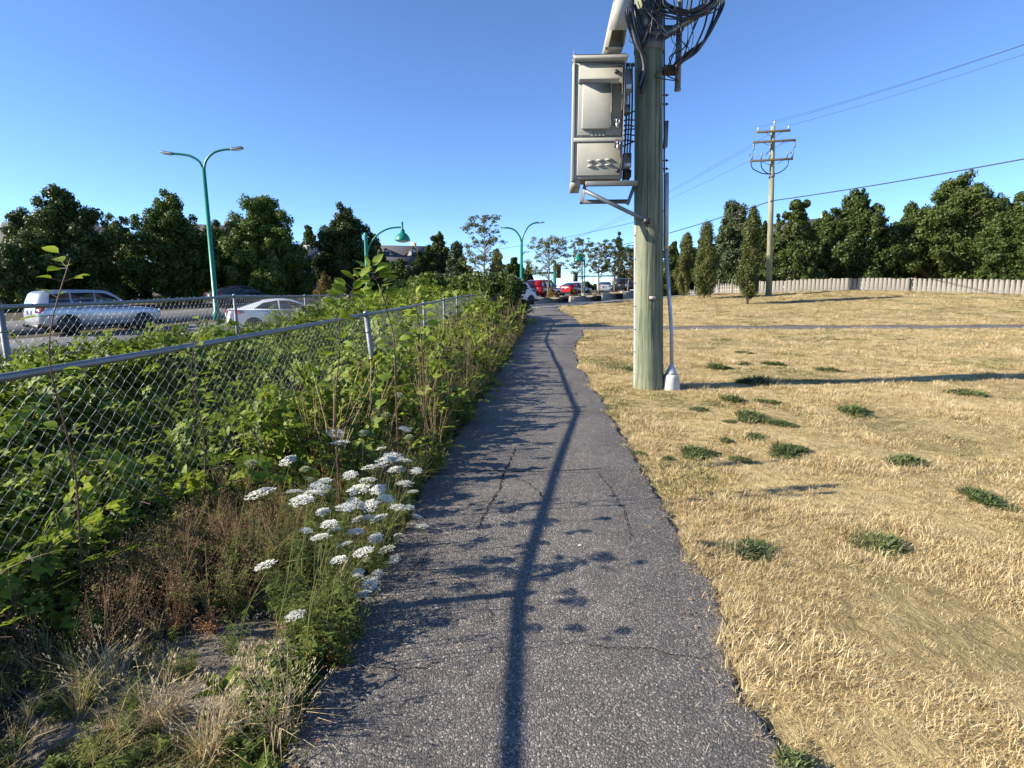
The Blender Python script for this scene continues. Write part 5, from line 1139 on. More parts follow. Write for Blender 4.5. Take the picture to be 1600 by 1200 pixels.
def lawn_points():
    out = []
    for (y0, y1, dens, s0, s1) in ((.9, 4.5, 1100, .5, .95), (4.5, 8, 480, .65, 1.15), (8, 13, 180, .95, 1.5), (13, 24, 60, 1.3, 2.0), (24, 44, 16, 1.8, 2.8)):
        xm = y1 * .98 + 1.0; n = int((xm + 1) * (y1 - y0) * dens); x = RNG.uniform(.8, xm, n); y = RNG.uniform(y0, y1, n)
        k = (x > path_right(y) + .0 + .035 * RNG.normal(size=n) * (y < 15)) & (x < y * .98 + .7)
        if y1 > 20: k &= ~((np.abs(y - np.interp(x, [2.3, 5, 12, 22, 40, 60], [20.9, 20.9, 21.2, 21.6, 23, 24])) < .72) & (x > 2)) & ~((y > 36) & (x < 3.2 + (y - 36.5) * 1.05 + .3))
        # worn thin patches near the path edge
        k &= ~((x - path_right(y) < .16) & (vnoise(y * 2.3, x * 0, 21) > .52) & (RNG.random(n) < .8))
        k &= RNG.random(n) < .26 + 1.15 * (.6 * vnoise(x * 3.1, y * 3.1, 14) + .4 * vnoise(x * .8, y * .8, 19))
        k &= ~((np.abs(x - PX) < .24) & (np.abs(y - PY) < .2))
        x = x[k]; y = y[k]
        for (wx, wy, ws) in WPOS:
            if y0 <= wy < y1: q = int(26 * ws); x = np.concatenate([x, wx + RNG.normal(0, .10 * ws, q)]); y = np.concatenate([y, wy + RNG.normal(0, .10 * ws, q)])
        nw = sum(int(26 * w_[2]) for w_ in WPOS if y0 <= w_[1] < y1); m = len(x); g = vnoise(x * .9, y * .9, 5) * .65 + vnoise(x * 3.5, y * 3.5, 8) * .35 + sm((y - 9) / 10) * .05 + (.10 if y0 > 20 else 0) * vnoise(x * .35, y * .5, 33)
        pid = np.where(g > .74, RNG.integers(7, 9, m), np.where(g > .60, RNG.integers(5, 7, m), RNG.integers(0, 5, m)))
        if nw: pid[-nw:] = RNG.choice([5, 6, 7, 8, 8], nw)
        out.append((x, y, RNG.uniform(s0, s1, m) * (.55 + .95 * vnoise(x * 2.3, y * 2.3, 3) ** 1.3), pid))
    return [np.concatenate(c) for c in zip(*out)]
x, y, s, pid = lawn_points()
zz = Z(x, y) + .002
scatter('dry_grass', 'dry straw-coloured grass blades covering the lawn', LC, np.stack([x, y, zz], -1), np.stack([RNG.normal(0, .16, len(x)), RNG.normal(0, .16, len(x)), RNG.uniform(0, 6.28, len(x))], -1), s, pid)

# weed rosettes standing in the lawn: each its own plant
def rosette_mesh(rs, n, L, w, up):
    mb = MB()
    for i in range(n):
        th = rs.uniform(0, 2 * PI); e = rs.uniform(.1, up)
        add_leaf(mb, (rs.uniform(0, .05) * math.cos(th * 3 + i), rs.uniform(0, .05) * math.sin(th * 3 + i), 0), (math.cos(th), math.sin(th), e), L * rs.uniform(.55, 1.1), w * rs.uniform(.7, 1.2), rs.uniform(.1, .5), .25, 0)
    return mb.mesh('leaf_rosette', M['lf_weed'])
def soft_clump(rs, n, L, w, rad, mat, up):
    mb = MB()
    for i in range(n):
        th = rs.uniform(0, 2 * PI); r0 = rad * math.sqrt(rs.random()); c = (r0 * math.cos(th), r0 * math.sin(th), rs.uniform(0, .045) * (1 - r0 / rad)); a = rs.uniform(0, 6.28)
        simple_leaf(mb, c, (math.cos(a), math.sin(a), rs.uniform(.1, up)), L * rs.uniform(.5, 1.2), w * rs.uniform(.6, 1.2), rs.uniform(.1, .5), .2)
    return mb.mesh('leaf_rosette', mat)
ros = [soft_clump(rs, 230, .055, .014, .085, M['lf_weed'], 1.8), soft_clump(rs, 260, .038, .016, .12, M['lf_weed2'], 1.0), soft_clump(rs, 280, .075, .010, .10, M['lf_weed'], 2.6)]
stub = MB().tube([(0, 0, -.04), (0, 0, .012)], .012, 6).mesh('crown_stub', M['st_green'])
for px, py, sc, k, lab in WEEDS:
    p = on_ground(px, py + 6); r = empty('weed_plant', (p.x, p.y, p.z + .012), rs.uniform(0, 6)); tag(r, lab, 'weed', 'green weeds in the dry lawn')
    o = link('leaf_rosette', ros[k], r); sc *= (.95 + .05 * p.y); o.scale = (sc * rs.uniform(.8, 1.25), sc * rs.uniform(.7, 1.1), sc * rs.uniform(.7, 1.0)); o = link('crown_stub', stub, r)
    for q in range(2 if sc > 1.1 else 0):
        a = rs.uniform(0, 6); o = link('leaf_rosette', ros[(k + q + 1) % 3], r, (sc * .11 * math.cos(a), sc * .07 * math.sin(a), 0), (0, 0, a)); o.scale = (sc * .8, sc * .8, sc * .6)

# ---- plant sources for the overgrown side
def bramble_spray(rs, L, n, s, mat):
    mb = MB(); P = []; h = rs.uniform(.16, .36)
    for q in range(9): t = q / 8; P.append(Vector((L * t, .06 * math.sin(t * 5 + L * 9), h * math.sin(PI * t * .8) - .02)))
    mb.tube(P, [.005 - .0004 * q for q in range(9)], 4, False, 1)
    for i in range(n):
        t = rs.uniform(.15, 1); f = t * 8; j = min(7, int(f)); p = P[j].lerp(P[j + 1], f - j); sgn = 1 if i % 2 else -1
        trifoliate(mb, p, (rs.uniform(.1, .8), sgn * rs.uniform(.5, 1), rs.uniform(-.1, .5)), s * rs.uniform(.7, 1.2), 0, rs)
    return mb.mesh('bramble_spray', [mat, M['st_red']])
def leaf_single(rs, s, mat):
    mb = MB(); trifoliate(mb, (0, 0, 0), (1, 0, .15), s, 0, rs); return mb.mesh('bramble_leaf', [mat])
br_protos = [leaf_single(rs, .075, M['lf_bram']) for _ in range(2)] + [leaf_single(rs, .085, M['lf_bright'])] + [bramble_spray(rs, rs.uniform(.5, .9), 13, .075, M['lf_bram']) for _ in range(4)] + [bramble_spray(rs, .6, 11, .08, M['lf_bright'])]
BC = proto_coll('bramble', br_protos)
def weed_stalk(rs, n, h0, h1, spread, mats, seeds=10, seed_s=.006, leafy=0, leaf_s=.03, r=.0013):
    mb = MB()
    for i in range(n):
        th = rs.uniform(0, 2 * PI); sp = spread * rs.random(); h = rs.uniform(h0, h1); p0 = Vector((rs.uniform(-.03, .03), rs.uniform(-.03, .03), 0))
        b1 = Vector((math.cos(th) * sp * .4, math.sin(th) * sp * .4, h * .55)); b2 = Vector((math.cos(th) * sp + rs.uniform(-.03, .03), math.sin(th) * sp, h))
        mb.tube([p0, p0 + b1, p0 + b2], [r * 1.3, r, r * .6], 3, False, 0)
        for q in range(seeds):
            t = rs.uniform(.45, 1); c = (p0 + b1).lerp(p0 + b2, (t - .45) / .55) + Vector((rs.gauss(0, .018), rs.gauss(0, .018), rs.gauss(0, .015)))
            simple_leaf(mb, c, rdir(rs, .8), seed_s * rs.uniform(.8, 2.2), seed_s * .8, .1, .1, 1)
        for q in range(leafy):
            t = rs.uniform(.05, .9); c = p0.lerp(p0 + b1, min(1, t * 1.6)) if t < .6 else (p0 + b1).lerp(p0 + b2, (t - .6) / .4)
            simple_leaf(mb, c, rdir(rs, .5), leaf_s * rs.uniform(.6, 1.5), leaf_s * rs.uniform(.18, .4), .3, .2, 1)
    return mb.mesh('weed_stalk', mats)
def tall_grass(rs, n, h0, h1, w, mats, lean=.5, rad=.05, ears=.4):
    mb = MB()
    for i in range(n):
        th = rs.uniform(0, 6.28); r0 = rad * rs.random(); p = Vector((r0 * math.cos(th), r0 * math.sin(th), 0)); t2 = rs.uniform(0, 6.28); ln = lean * rs.random(); L = rs.uniform(h0, h1)
        d = Vector((math.cos(t2) * ln, math.sin(t2) * ln, 1)).normalized(); m = rs.random()
        if m < ears:
            tip = p + d * L + Vector((math.cos(t2), math.sin(t2), 0)) * L * .1
            mb.tube([p, p + d * L * .6, tip], [.0012, .001, .0007], 3, False, 0)
            for q in range(9): simple_leaf(mb, p + d * L * rs.uniform(.82, 1.02) + Vector((rs.gauss(0, .006), rs.gauss(0, .006), 0)), d + rdir(rs, .5) * .5, .016, .004, .1, .1, 0)
        else: blade(mb, p, d, L * .85, w, rs.uniform(.1, .9), 0 if m < .75 else 1)
    return mb.mesh('tall_grass', mats)
def herb(rs, n, h, ls, lw, mat, stem='st_green'):
    mb = MB()
    for i in range(n):
        th = rs.uniform(0, 6.28); hh = h * rs.uniform(.5, 1); top = Vector((math.cos(th) * hh * .35, math.sin(th) * hh * .35, hh)); mb.tube([(0, 0, 0), top * .5 + Vector((0, 0, hh * .1)), top], .002, 3, False, 1)
        for q in range(8): simple_leaf(mb, Vector((0, 0, 0)).lerp(top, rs.uniform(.2, 1)), rdir(rs, .5), ls * rs.uniform(.5, 1.2), lw * rs.uniform(.6, 1.2), .35, .2, 0)
    return mb.mesh('leafy_herb', [M[mat], M[stem]])
verge_protos = (
 [weed_stalk(rs, 13, .22, .46, .20, [M['st_brown'], M['st_brown']], 16, .007) for _ in range(2)] +        # 0-1 brown seeded weeds
 [weed_stalk(rs, 12, .15, .38, .16, [M['st_green'], M['lf_herb']], 6, .006, 16, .035) for _ in range(2)] +   # 2-3 fine green weeds
 [tall_grass(rs, 24, .25, .6, .005, [M['gr_mix'], M['gr_straw']], .6) for _ in range(2)] +                  # 4-5 yellowing tall grass
 [tall_grass(rs, 22, .2, .5, .006, [M['gr_green'], M['gr_mix']], .7, ears=.15) for _ in range(2)] +           # 6-7 green grass
 [herb(rs, 7, .34, .075, .036, 'lf_bram'), herb(rs, 8, .30, .06, .026, 'lf_herb'), herb(rs, 6, .25, .085, .05, 'lf_bright')] +   # 8-10 leafy herbs
 [weed_stalk(rs, 18, .05, .16, .12, [M['st_rust'], M['st_rust']], 10, .010, 6, .02)] +                      # 11 rusty low weed
 [weed_stalk(rs, 26, .010, .034, .07, [M['gr_mix'], M['lf_weed2']], 0, .004, 9, .012)] +                     # 12 mossy ground cover
 [weed_stalk(rs, 9, .5, .95, .28, [M['gr_straw'], M['st_brown']], 16, .010, 5, .04, .002)] +                 # 13 tall dead stalks
 [herb(rs, 8, .10, .05, .014, 'lf_herb')])                                                                  # 14 low green sprig
VC = proto_coll('verge', verge_protos)
def fence_x(y): return np.interp(y, [p[1] for p in F1], [p[0] for p in F1])
def fence2_x(y): return np.interp(y, [p[1] for p in F2], [p[0] for p in F2])
# brambles between the fences
def thicket_top(x, y):
    f1 = fence_x(y); f2 = fence2_x(y); t = np.clip((f1 - x) / np.maximum(.5, f1 - f2), 0, 1.4)
    h = .24 + .46 * sm(t) + .26 * (vnoise(x * .9 + 3, y * .7, 31) - .5) + .18 * (vnoise(x * 2.3, y * 2.3, 32) - .5) + .16 * sm((y - 6) / 3) * (1 - t * .5)
    return Z(x, y) + np.maximum(h, .1) + .80 * sm((y - 14.5) / 7) * (1 - .75 * sm((t - .45) / .4)) * (.55 + .6 * vnoise(x * .5, y * .4, 12))
def thicket(y0, y1, dens, smin, smax):
    n = int(dens * (y1 - y0) * 4.3); y = RNG.uniform(y0, y1, n); f1 = fence_x(y); f2 = fence2_x(y)
    x = f1 - .02 + (f2 - .5 - f1) * RNG.random(n) ** .9; u = RNG.random(n) ** 2.2
    zt = thicket_top(x, y); zg = Z(x, y); z = zt - (zt - zg - .02) * u * .95
    pid = RNG.choice(8, n, p=[.30, .27, .16, .055, .055, .055, .055, .05])
    spray = pid > 2; z = np.where(spray, np.minimum(z, np.maximum(zg - .12, zt - .34)), z)
    k = x > -y * 1.05 - 1.6; 
    rot = np.stack([RNG.normal(0, .5, n), RNG.normal(-.1, .5, n), RNG.uniform(0, 6.28, n)], -1); s = RNG.uniform(smin, smax, n)
    return x[k], y[k], z[k], rot[k], s[k], pid[k]
T = [thicket(.3, 6, 1150, .55, 1.0), thicket(6, 12, 800, .6, 1.05), thicket(12, 27, 380, .8, 1.3)]
x, y, z, rot, s, pid = [np.concatenate(c) for c in zip(*T)]
scatter('bramble_thicket', 'green bramble thicket filling the ground between the two fences', BC, np.stack([x, y, z], -1), rot, s, pid)
# bramble and bindweed on the path side of the fence
def verge_bramble():
    X = []; 
    for (y0, y1, dens, hb, wid) in ((4.1, 7, 420, .48, .70), (7, 10, 320, .54, .74), (10, 16, 200, .62, .72), (16, 24.5, 150, .75, .74)):
        n = int(dens * (y1 - y0)); y = RNG.uniform(y0, y1, n); a = fence_x(y); b = np.maximum(a + .3, path_left(y) + .08)
        t = RNG.random(n) ** 1.15; x = a - .1 + (b - a) * t * wid * 1.06
        top = Z(x, y) + (hb * (1 - sm((t - .30) / .75) * .80)) * (.55 + .9 * vnoise(x * 1.4, y * 1.1, 41)) + .04
        u = RNG.random(n) ** 1.7; z = Z(x, y) + .02 + (top - Z(x, y)) * (1 - u)
        p = np.array([.27, .25, .12, .08, .08, .07, .07, .06]); pid = RNG.choice(8, n, p=p); z = np.where(pid > 2, np.maximum(Z(x, y) - .05, z - .30), z)
        X.append((x, y, z, np.stack([RNG.normal(0, .55, n), RNG.normal(-.1, .55, n), RNG.uniform(0, 6.28, n)], -1), RNG.uniform(.6, 1.15, n) * (1 + .02 * y), pid))
    return [np.concatenate(c) for c in zip(*X)]
x, y, z, rot, s, pid = verge_bramble()
scatter('verge_brambles', 'brambles spilling through the fence onto the path edge', BC, np.stack([x, y, z], -1), rot, s, pid)
n = 230; y = RNG.uniform(2.9, 10, n); z = Z(fence_x(y), y) + .12 + RNG.random(n) ** 1.6 * (.65 + .55 * vnoise(y * 1.4, y * 0, 51)); x = fence_x(y) + RNG.normal(.03, .06, n)
k = vnoise(y * 1.1, z * 1.5, 52) > .40; x, y, z = x[k], y[k], z[k]; n = len(x)
scatter('fence_vines', 'bramble leaves climbing through the chain-link mesh', BC, np.stack([x, y, z], -1), np.stack([RNG.normal(0, .6, n), RNG.normal(-.2, .6, n), RNG.uniform(0, 6.28, n)], -1), RNG.uniform(.6, 1.05, n), RNG.choice(8, n, p=[.34, .30, .24, .03, .03, .02, .02, .02]))
# mixed weeds and grasses of the verge
def verge_mix():
    X = []
    def zone(n, y0, y1, t0, t1, ids, p, s0, s1, dx=0, zoff=0):
        y = RNG.uniform(y0, y1, n); a = fence_x(y); b = path_left(y) + .06; x = a + (b - a) * RNG.uniform(t0, t1, n) + dx
        X.append((x, y, Z(x, y) - .02 + zoff, np.stack([RNG.normal(0, .14, n), RNG.normal(0, .14, n), RNG.uniform(0, 6.28, n)], -1), RNG.uniform(s0, s1, n), RNG.choice(ids, n, p=p)))
    zone(250, 2.45, 4.3, .10, .98, [0, 2, 3, 4, 9, 14], [.12, .30, .26, .10, .12, .10], .55, .95)      # among the wild carrots
    zone(120, 2.35, 3.5, .12, .60, [0, 1, 11], [.46, .42, .12], .5, .9)                               # brown patch
    zone(110, 2.8, 4.4, .0, .3, [8, 10, 6, 0], [.35, .25, .2, .2], .6, 1.0)                            # leafy left edge
    zone(38, 2.1, 2.5, .80, 1.0, [11, 2, 14], [.38, .32, .30], .6, 1.0)                                # rusty foot of the clump
    zone(60, 1.7, 2.25, .84, .98, [14, 12, 9], [.6, .3, .1], .5, .9)                                  # green sprigs by the path
    zone(900, .9, 1.75, .50, 1.0, [12, 14], [.975, .025], .7, 1.2)                                    # mossy ground
    zone(160, .6, 2.2, .0, .5, [12, 14, 0], [.8, .12, .08], .5, 1.0)
    zone(150, 1.0, 2.35, .05, .80, [4, 5, 14, 2, 12, 3], [.22, .18, .2, .15, .15, .1], .28, .6)
    zone(110, .2, 2.6, -.35, .08, [8, 9, 6, 4, 0], [.3, .2, .2, .15, .15], .6, 1.0)                    # foot of the fence
    zone(400, 4.2, 8, .1, .92, [0, 2, 3, 4, 5, 6, 7, 8, 9, 13], [.08, .11, .10, .15, .15, .12, .12, .06, .07, .04], .7, 1.15)
    zone(760, 8, 14, .05, .95, [0, 1, 4, 5, 6, 7, 9, 13, 3], [.13, .09, .12, .11, .14, .14, .10, .04, .13], .8, 1.25)
    zone(700, 14, 24, .0, .95, [0, 1, 4, 5, 6, 7, 9, 13], [.12, .08, .14, .13, .18, .18, .12, .05], .9, 1.4)
    zone(170, 4.5, 12, .80, .99, [9, 14, 8, 2], [.35, .25, .2, .2], .5, .9)                                   # straggling onto the asphalt
    zone(110, 12, 23, .84, 1.0, [9, 8, 6], [.4, .3, .3], .8, 1.3)
    return [np.concatenate(c) for c in zip(*X)]
x, y, z, rot, s, pid = verge_mix()
scatter('verge_weeds', 'tangled weeds and yellowing grasses between fence and path', VC, np.stack([x, y, z], -1), rot, s, pid)
# dark shrub at the far end of the fence
def shrub(label, cx, cy, h, r, n, name='shrub', ids=(0, 1, 2), coll=BC, p=None):
    d = sphere_pts(n); q = d * (RNG.random((n, 1)) ** .4) * np.array([r, r, h * .5]) * (1 + .3 * (RNG.random((n, 1)) - .5)); P = q + np.array([cx, cy, float(Z(cx, cy)) + h * .5])
    return P
# scattered pebbles on the bare soil
def pebble_mesh(rs):
    mb = MB(); P = [Vector((rs.gauss(0, 1), rs.gauss(0, 1), rs.gauss(0, 1))).normalized() * rs.uniform(.7, 1.1) for _ in range(0)]
    V = [Vector(v) for v in ((1, 0, 0), (-1, 0, 0), (0, 1, 0), (0, -1, 0), (0, 0, .7), (0, 0, -.7), (.6, .6, .4), (-.6, .6, .4), (.6, -.6, .4), (-.6, -.6, .4))]
    V = [v * rs.uniform(.75, 1.2) for v in V]
    F = [(4, 6, 7), (4, 8, 6), (4, 9, 8), (4, 7, 9), (6, 0, 2), (6, 2, 7), (7, 2, 1), (7, 1, 9), (9, 1, 3), (9, 3, 8), (8, 3, 0), (8, 0, 6), (5, 2, 0), (5, 1, 2), (5, 3, 1), (5, 0, 3)]
    mb.add(V, F); return mb.mesh('pebble', M['pebble'])
PCo = proto_coll('pebble', [pebble_mesh(rs) for _ in range(5)])
n = 11000; y = RNG.uniform(.6, 2.7, n); x = path_left(y) + .02 - RNG.random(n) ** 1.2 * 1.7; s = .0018 + .0065 * RNG.random(n) ** 3.2
z = Z(x, y) - .012
scatter('pebbles', 'loose pebbles on the bare soil beside the path', PCo, np.stack([x, y, z + .004], -1), RNG.uniform(0, 6.28, (n, 3)), s, RNG.integers(0, 5, n))
n = 700; y = RNG.uniform(.9, 9, n); side = RNG.random(n) < .7; x = np.where(side, path_right(y) - np.abs(RNG.normal(0, .05, n)), path_left(y) + np.abs(RNG.normal(0, .12, n)))
scatter('path_grit', 'loose grit crumbled along the asphalt edges', PCo, np.stack([x, y, Z(x, y) + .013], -1), RNG.uniform(0, 6.28, (n, 3)), .002 + .005 * RNG.random(n) ** 2.5, RNG.integers(0, 5, n))

bits = []
for q in range(4):
    mb = MB(); blade(mb, (0, 0, 0), (1, .1 * q, .04), .05, .003, .3); bits.append(mb.mesh('straw_bit', M['gr_pale']))
for q in range(2):
    mb = MB(); simple_leaf(mb, (0, 0, 0), (1, 0, .1), .03, .016, .2, .25); bits.append(mb.mesh('dead_leaf', M['st_brown']))
SB = proto_coll('straw', bits); n = 650; y = .9 + 9 * RNG.random(n) ** 1.3; e = RNG.random(n); x = np.where(e < .62, path_right(y) - np.abs(RNG.normal(0, .13, n)), np.where(e < .85, path_left(y) + np.abs(RNG.normal(0, .16, n)), RNG.uniform(-.5, 1.0, n)))
scatter('path_litter', 'blown straw and dead leaf bits along the asphalt', SB, np.stack([x, y, Z(x, y) + .0225], -1), np.stack([RNG.normal(0, .08, n), RNG.normal(0, .08, n), RNG.uniform(0, 6.28, n)], -1), RNG.uniform(.4, 1.1, n), RNG.choice(6, n, p=[.2, .2, .2, .2, .1, .1]))
# ---- wild carrots (white umbels): every plant its own object
def umbel_mesh(rs, R, kind):
    mb = MB(); nu = 34 if kind == 'open' else 26
    for i in range(nu):
        rr = R * math.sqrt((i + .5) / nu); th = i * 2.39996 + rs.uniform(-.2, .2)
        dome = .30 * R * (1 - (rr / R) ** 2) if kind == 'open' else R * .9 * (1 - .45 * (rr / R)); f = 1 if kind == 'open' else .52
        c = Vector((rr * f * math.cos(th), rr * f * math.sin(th), R * .55 + dome + rs.uniform(-.003, .003) if kind == 'open' else R * .5 + dome))
        mb.tube([(0, 0, 0), c], .0007, 3, False, 1)
        for q in range(13):
            a = rs.uniform(0, 6.28); o = Vector((math.cos(a), math.sin(a), rs.uniform(-.15, .35))) * R * .17 * math.sqrt(rs.random())
            simple_leaf(mb, c + o, (math.cos(a), math.sin(a), rs.uniform(.0, .5)), R * .145, R * .135, .1, -.1, 0)
    for k in range(9):
        a = 2 * PI * k / 9; simple_leaf(mb, (0, 0, 0), (math.cos(a), math.sin(a), -.4), R * .5, R * .05, .2, .1, 1)
    return mb.mesh('umbel', [M['petal'] if kind == 'open' else M['petal_green'], M['st_green']])
UM = [umbel_mesh(rs, .040, 'open') for _ in range(4)]; UB = [umbel_mesh(rs, .030, 'bud') for _ in range(2)]
def carrot_leaf_mesh(rs):
    mb = MB(); P = [Vector((.16 * t, 0, .03 * math.sin(PI * t) - .03 * t)) for t in (0, .25, .5, .75, 1)]; mb.tube(P, .001, 3, False)
    for k in range(34):
        t = rs.uniform(.2, 1); c = P[0].lerp(P[-1], t); L = .05 * (1.15 - t); s_ = 1 if k % 2 else -1
        simple_leaf(mb, c, (rs.uniform(.3, .8), s_ * rs.uniform(.4, 1), rs.uniform(-.2, .3)), L * rs.uniform(.5, 1), .005, .2, .1)
    return mb.mesh('leaf', M['lf_herb'])
CL = [carrot_leaf_mesh(rs) for _ in range(2)]
CAR = [(410, 773, 20, 'o'), (391, 735, 13, 'c'), (453, 720, 12, 'o'), (461, 771, 14, 'o'), (472, 783, 16, 'o'), (497, 763, 15, 'o'), (517, 778, 12, 'b'), (531, 694, 14, 'o'), (524, 678, 12, 'o'), (563, 766, 17, 'o'), (583, 733, 16, 'o'), (613, 715, 14, 'o'), (630, 722, 12, 'o'), (596, 702, 8, 'o'), (620, 735, 12, 'o'), (650, 736, 8, 'o'), (632, 757, 12, 'o'), (593, 765, 12, 'o'), (571, 813, 17, 'o'), (594, 811, 12, 'o'), (552, 786, 11, 'o'), (538, 795, 13, 'o'), (515, 820, 12, 'o'), (523, 830, 11, 'o'), (501, 841, 13, 'o'), (478, 830, 9, 'o'), (530, 876, 12, 'o'), (577, 912, 14, 'o'), (590, 897, 9, 'o'), (566, 931, 12, 'o'), (606, 860, 12, 'o'), (634, 868, 11, 'o'), (617, 875, 9, 'o'), (570, 863, 14, 'o'), (579, 790, 13, 'o'), (620, 794, 11, 'o'), (637, 794, 9, 'o'), (659, 824, 10, 'o'), (683, 821, 11, 'o'), (650, 808, 8, 'o'), (588, 841, 11, 'o'), (622, 837, 7, 'o'), (417, 885, 15, 'o'), (462, 963, 13, 'o'), (604, 657, 10, 'b'), (584, 649, 9, 'b'), (622, 624, 9, 'b'), (631, 671, 9, 'o'), (569, 684, 10, 'b'), (641, 692, 10, 'b'), (478, 739, 9, 'b'), (575, 880, 7, 'b'), (482, 755, 8, 'b'), (548, 742, 10, 'o'), (505, 800, 10, 'o'), (556, 832, 11, 'o'), (540, 852, 11, 'o'), (602, 780, 12, 'o'), (575, 752, 12, 'o'), (600, 722, 12, 'o'), (560, 895, 9, 'o'), (612, 895, 8, 'o'), (645, 770, 9, 'o'), (486, 772, 12, 'o'), (508, 752, 10, 'o')]
LABC = {0: 'broad white wild carrot head at the left end of the flower patch', 1: 'half-closed pale wild carrot head by the fence mesh', 42: 'single white wild carrot head low at the left below the brown weeds', 43: 'lowest white wild carrot head, alone above the bare gravel', 29: 'white wild carrot head lowest beside the rusty weeds', 38: 'white wild carrot head leaning farthest over the asphalt', 2: 'small white wild carrot head alone beside the green bramble leaves'}
ORD = ['first', 'second', 'third', 'fourth', 'fifth', 'sixth', 'seventh', 'eighth', 'ninth', 'tenth']
op = sorted([i for i, c in enumerate(CAR) if c[3] == 'o' and i not in LABC], key=lambda i: CAR[i][1]); rows = [op[k:k + 7] for k in range(0, len(op), 7)]
for rn, row in zip(['topmost', 'second', 'third', 'fourth', 'fifth', 'sixth', 'lowest', 'bottom'], rows):
    for k, i in enumerate(sorted(row, key=lambda i: CAR[i][0])): LABC[i] = 'white wild carrot head, %s from left in the %s row of blooms' % (ORD[k], rn)
for k, i in enumerate(sorted([i for i, c in enumerate(CAR) if c[3] == 'b'], key=lambda i: CAR[i][0])): LABC[i] = 'greenish unopened wild carrot head, %s from left among the buds' % ORD[k]
for i, (px, py, rp, kd) in enumerate(CAR):
    d = ray(px, py); zt = .55 + .12 * math.sin(i * 2.1)
    if i == 43: zt = .20
    if i == 42: zt = .38
    for _ in range(60):
        t = (CAM_H - zt) / -d[2]; hx, hy = d[0] * t, d[1] * t
        if hx < float(path_left(hy)) + (.16 if px > 640 else .05): break
        zt -= .012
    R = rp * 1.05 * t / FPX; hd = Vector((hx, hy, zt)); bx = min(hx - rs.uniform(.02, .18), float(path_left(hy)) - .06); by = hy + rs.uniform(-.08, .14); bz = float(Z(bx, by)) - .03
    r = empty('wild_carrot', (bx, by, bz)); tag(r, LABC.get(i, {'o': 'white wild carrot head among the crowd of flowers left of the path', 'b': 'greenish unopened wild carrot head among the weeds left of the path', 'c': ''}[kd]), 'wild carrot', 'wild carrots in flower beside the path' if kd == 'o' else 'unopened wild carrots beside the path')
    e = hd - Vector((bx, by, bz)); b = MB(); P = smooth_path([(0, 0, 0), (e.x * .3 + rs.uniform(-.02, .02), e.y * .3, e.z * .4), (e.x * .75, e.y * .75, e.z * .8), e - Vector((0, 0, R * .5))], 4); b.tube(P, [.0026 - .0001 * q for q in range(len(P))], 5); b.build('stem', M['st_green'], r, smooth=True)
    u = link('flower_head', (UM if kd == 'o' else UB)[i % (4 if kd == 'o' else 2)], r, e - Vector((0, 0, R * .5)), (rs.uniform(-.35, .2), rs.uniform(-.25, .35), rs.uniform(0, 6))); sc = R / (.040 if kd == 'o' else .024); u.scale = (sc, sc, sc)
    for q in range(3):
        f = rs.uniform(.12, .7); o = link('leaf', CL[q % 2], r, P[int(f * (len(P) - 1))], (rs.uniform(-.3, .3), rs.uniform(-.5, .2), rs.uniform(0, 6))); o.scale = (rs.uniform(.6, 1.1),) * 3

# ---- tall leafy shoots in front of the fence
def shoot(name, label, pts, leaves, lsz, group=None):
    P = [at(px, py, Y) for px, py, Y in pts]; base = Vector((P[0].x, P[0].y, float(Z(P[0].x, P[0].y)))); P = [base] + P
    r = empty(name, base); tag(r, label, 'shoot', group); S = smooth_path([p - base for p in P], 6); k = len(S)
    b = MB(); b.tube(S, [.0055 - .0035 * i / k for i in range(k)], 6); b.build('stem', M['st_red'], r, smooth=True)
    for (px, py, ang, sc) in leaves:
        q = at(px, py, pts[0][2]) - base; j = min(range(k), key=lambda i: (S[i] - q).length + (0 if S[i].z <= q.z + .02 else .2)); p = S[j]
        d = (q - p); 
        if d.length < .02: d = Vector((math.cos(ang), -.4, math.sin(ang))) * .05
        pet = p + d * .55; b = MB(); b.tube([p, pet], .0016, 4, False, 1); dn = d.normalized(); dd = Vector((dn.x, dn.y + rs.uniform(-.6, .3), dn.z * .7 + .15))
        add_leaf(b, pet, dd, lsz * sc, lsz * sc * .56, rs.uniform(.1, .35), .14, 0, rs.uniform(-1.2, 1.2)); b.build('leaf', [M['lf_bright'], M['st_red']], r)
    return r
def cluster(cx, cy, n, rad, sc=1.0):
    n = int(n * 1.7); return [(cx + rad * math.cos(a) * rs.uniform(.7, 1.1), cy + rad * .8 * math.sin(a) * rs.uniform(.7, 1.1), -a, sc * rs.uniform(.7, 1.15)) for a in np.linspace(rs.uniform(0, 1), rs.uniform(5.5, 6.2), n)]
shoot('leafy_shoot', 'tall leafy shoot with reddish stem crossing the fence rail', [(524, 660, 3.55), (526, 600, 3.55), (531, 543, 3.55), (530, 498, 3.55), (543, 466, 3.55), (560, 443, 3.55)],
      cluster(556, 444, 8, 26) + cluster(532, 466, 6, 18) + [(517, 500, 3, 1), (541, 498, 0, .9), (512, 553, 3, .9), (546, 546, 0, 1), (535, 536, 1, .8), (508, 600, 3, .9), (545, 610, 0, 1), (520, 470, 3, .9)] + cluster(528, 545, 4, 16, .8), .095)
shoot('leafy_shoot', 'tallest leafy shoot with bright top leaves before the green lamp', [(618, 600, 3.7), (616, 532, 3.7), (606, 490, 3.7), (599, 464, 3.7), (588, 439, 3.7), (577, 424, 3.7)],
      cluster(580, 424, 7, 22) + cluster(600, 436, 6, 22) + cluster(594, 462, 5, 22) + [(617, 500, 0, .9), (590, 500, 3, .8), (630, 528, 0, .9), (603, 540, 3, .9), (640, 560, 0, 1), (600, 590, 3, 1)], .095)
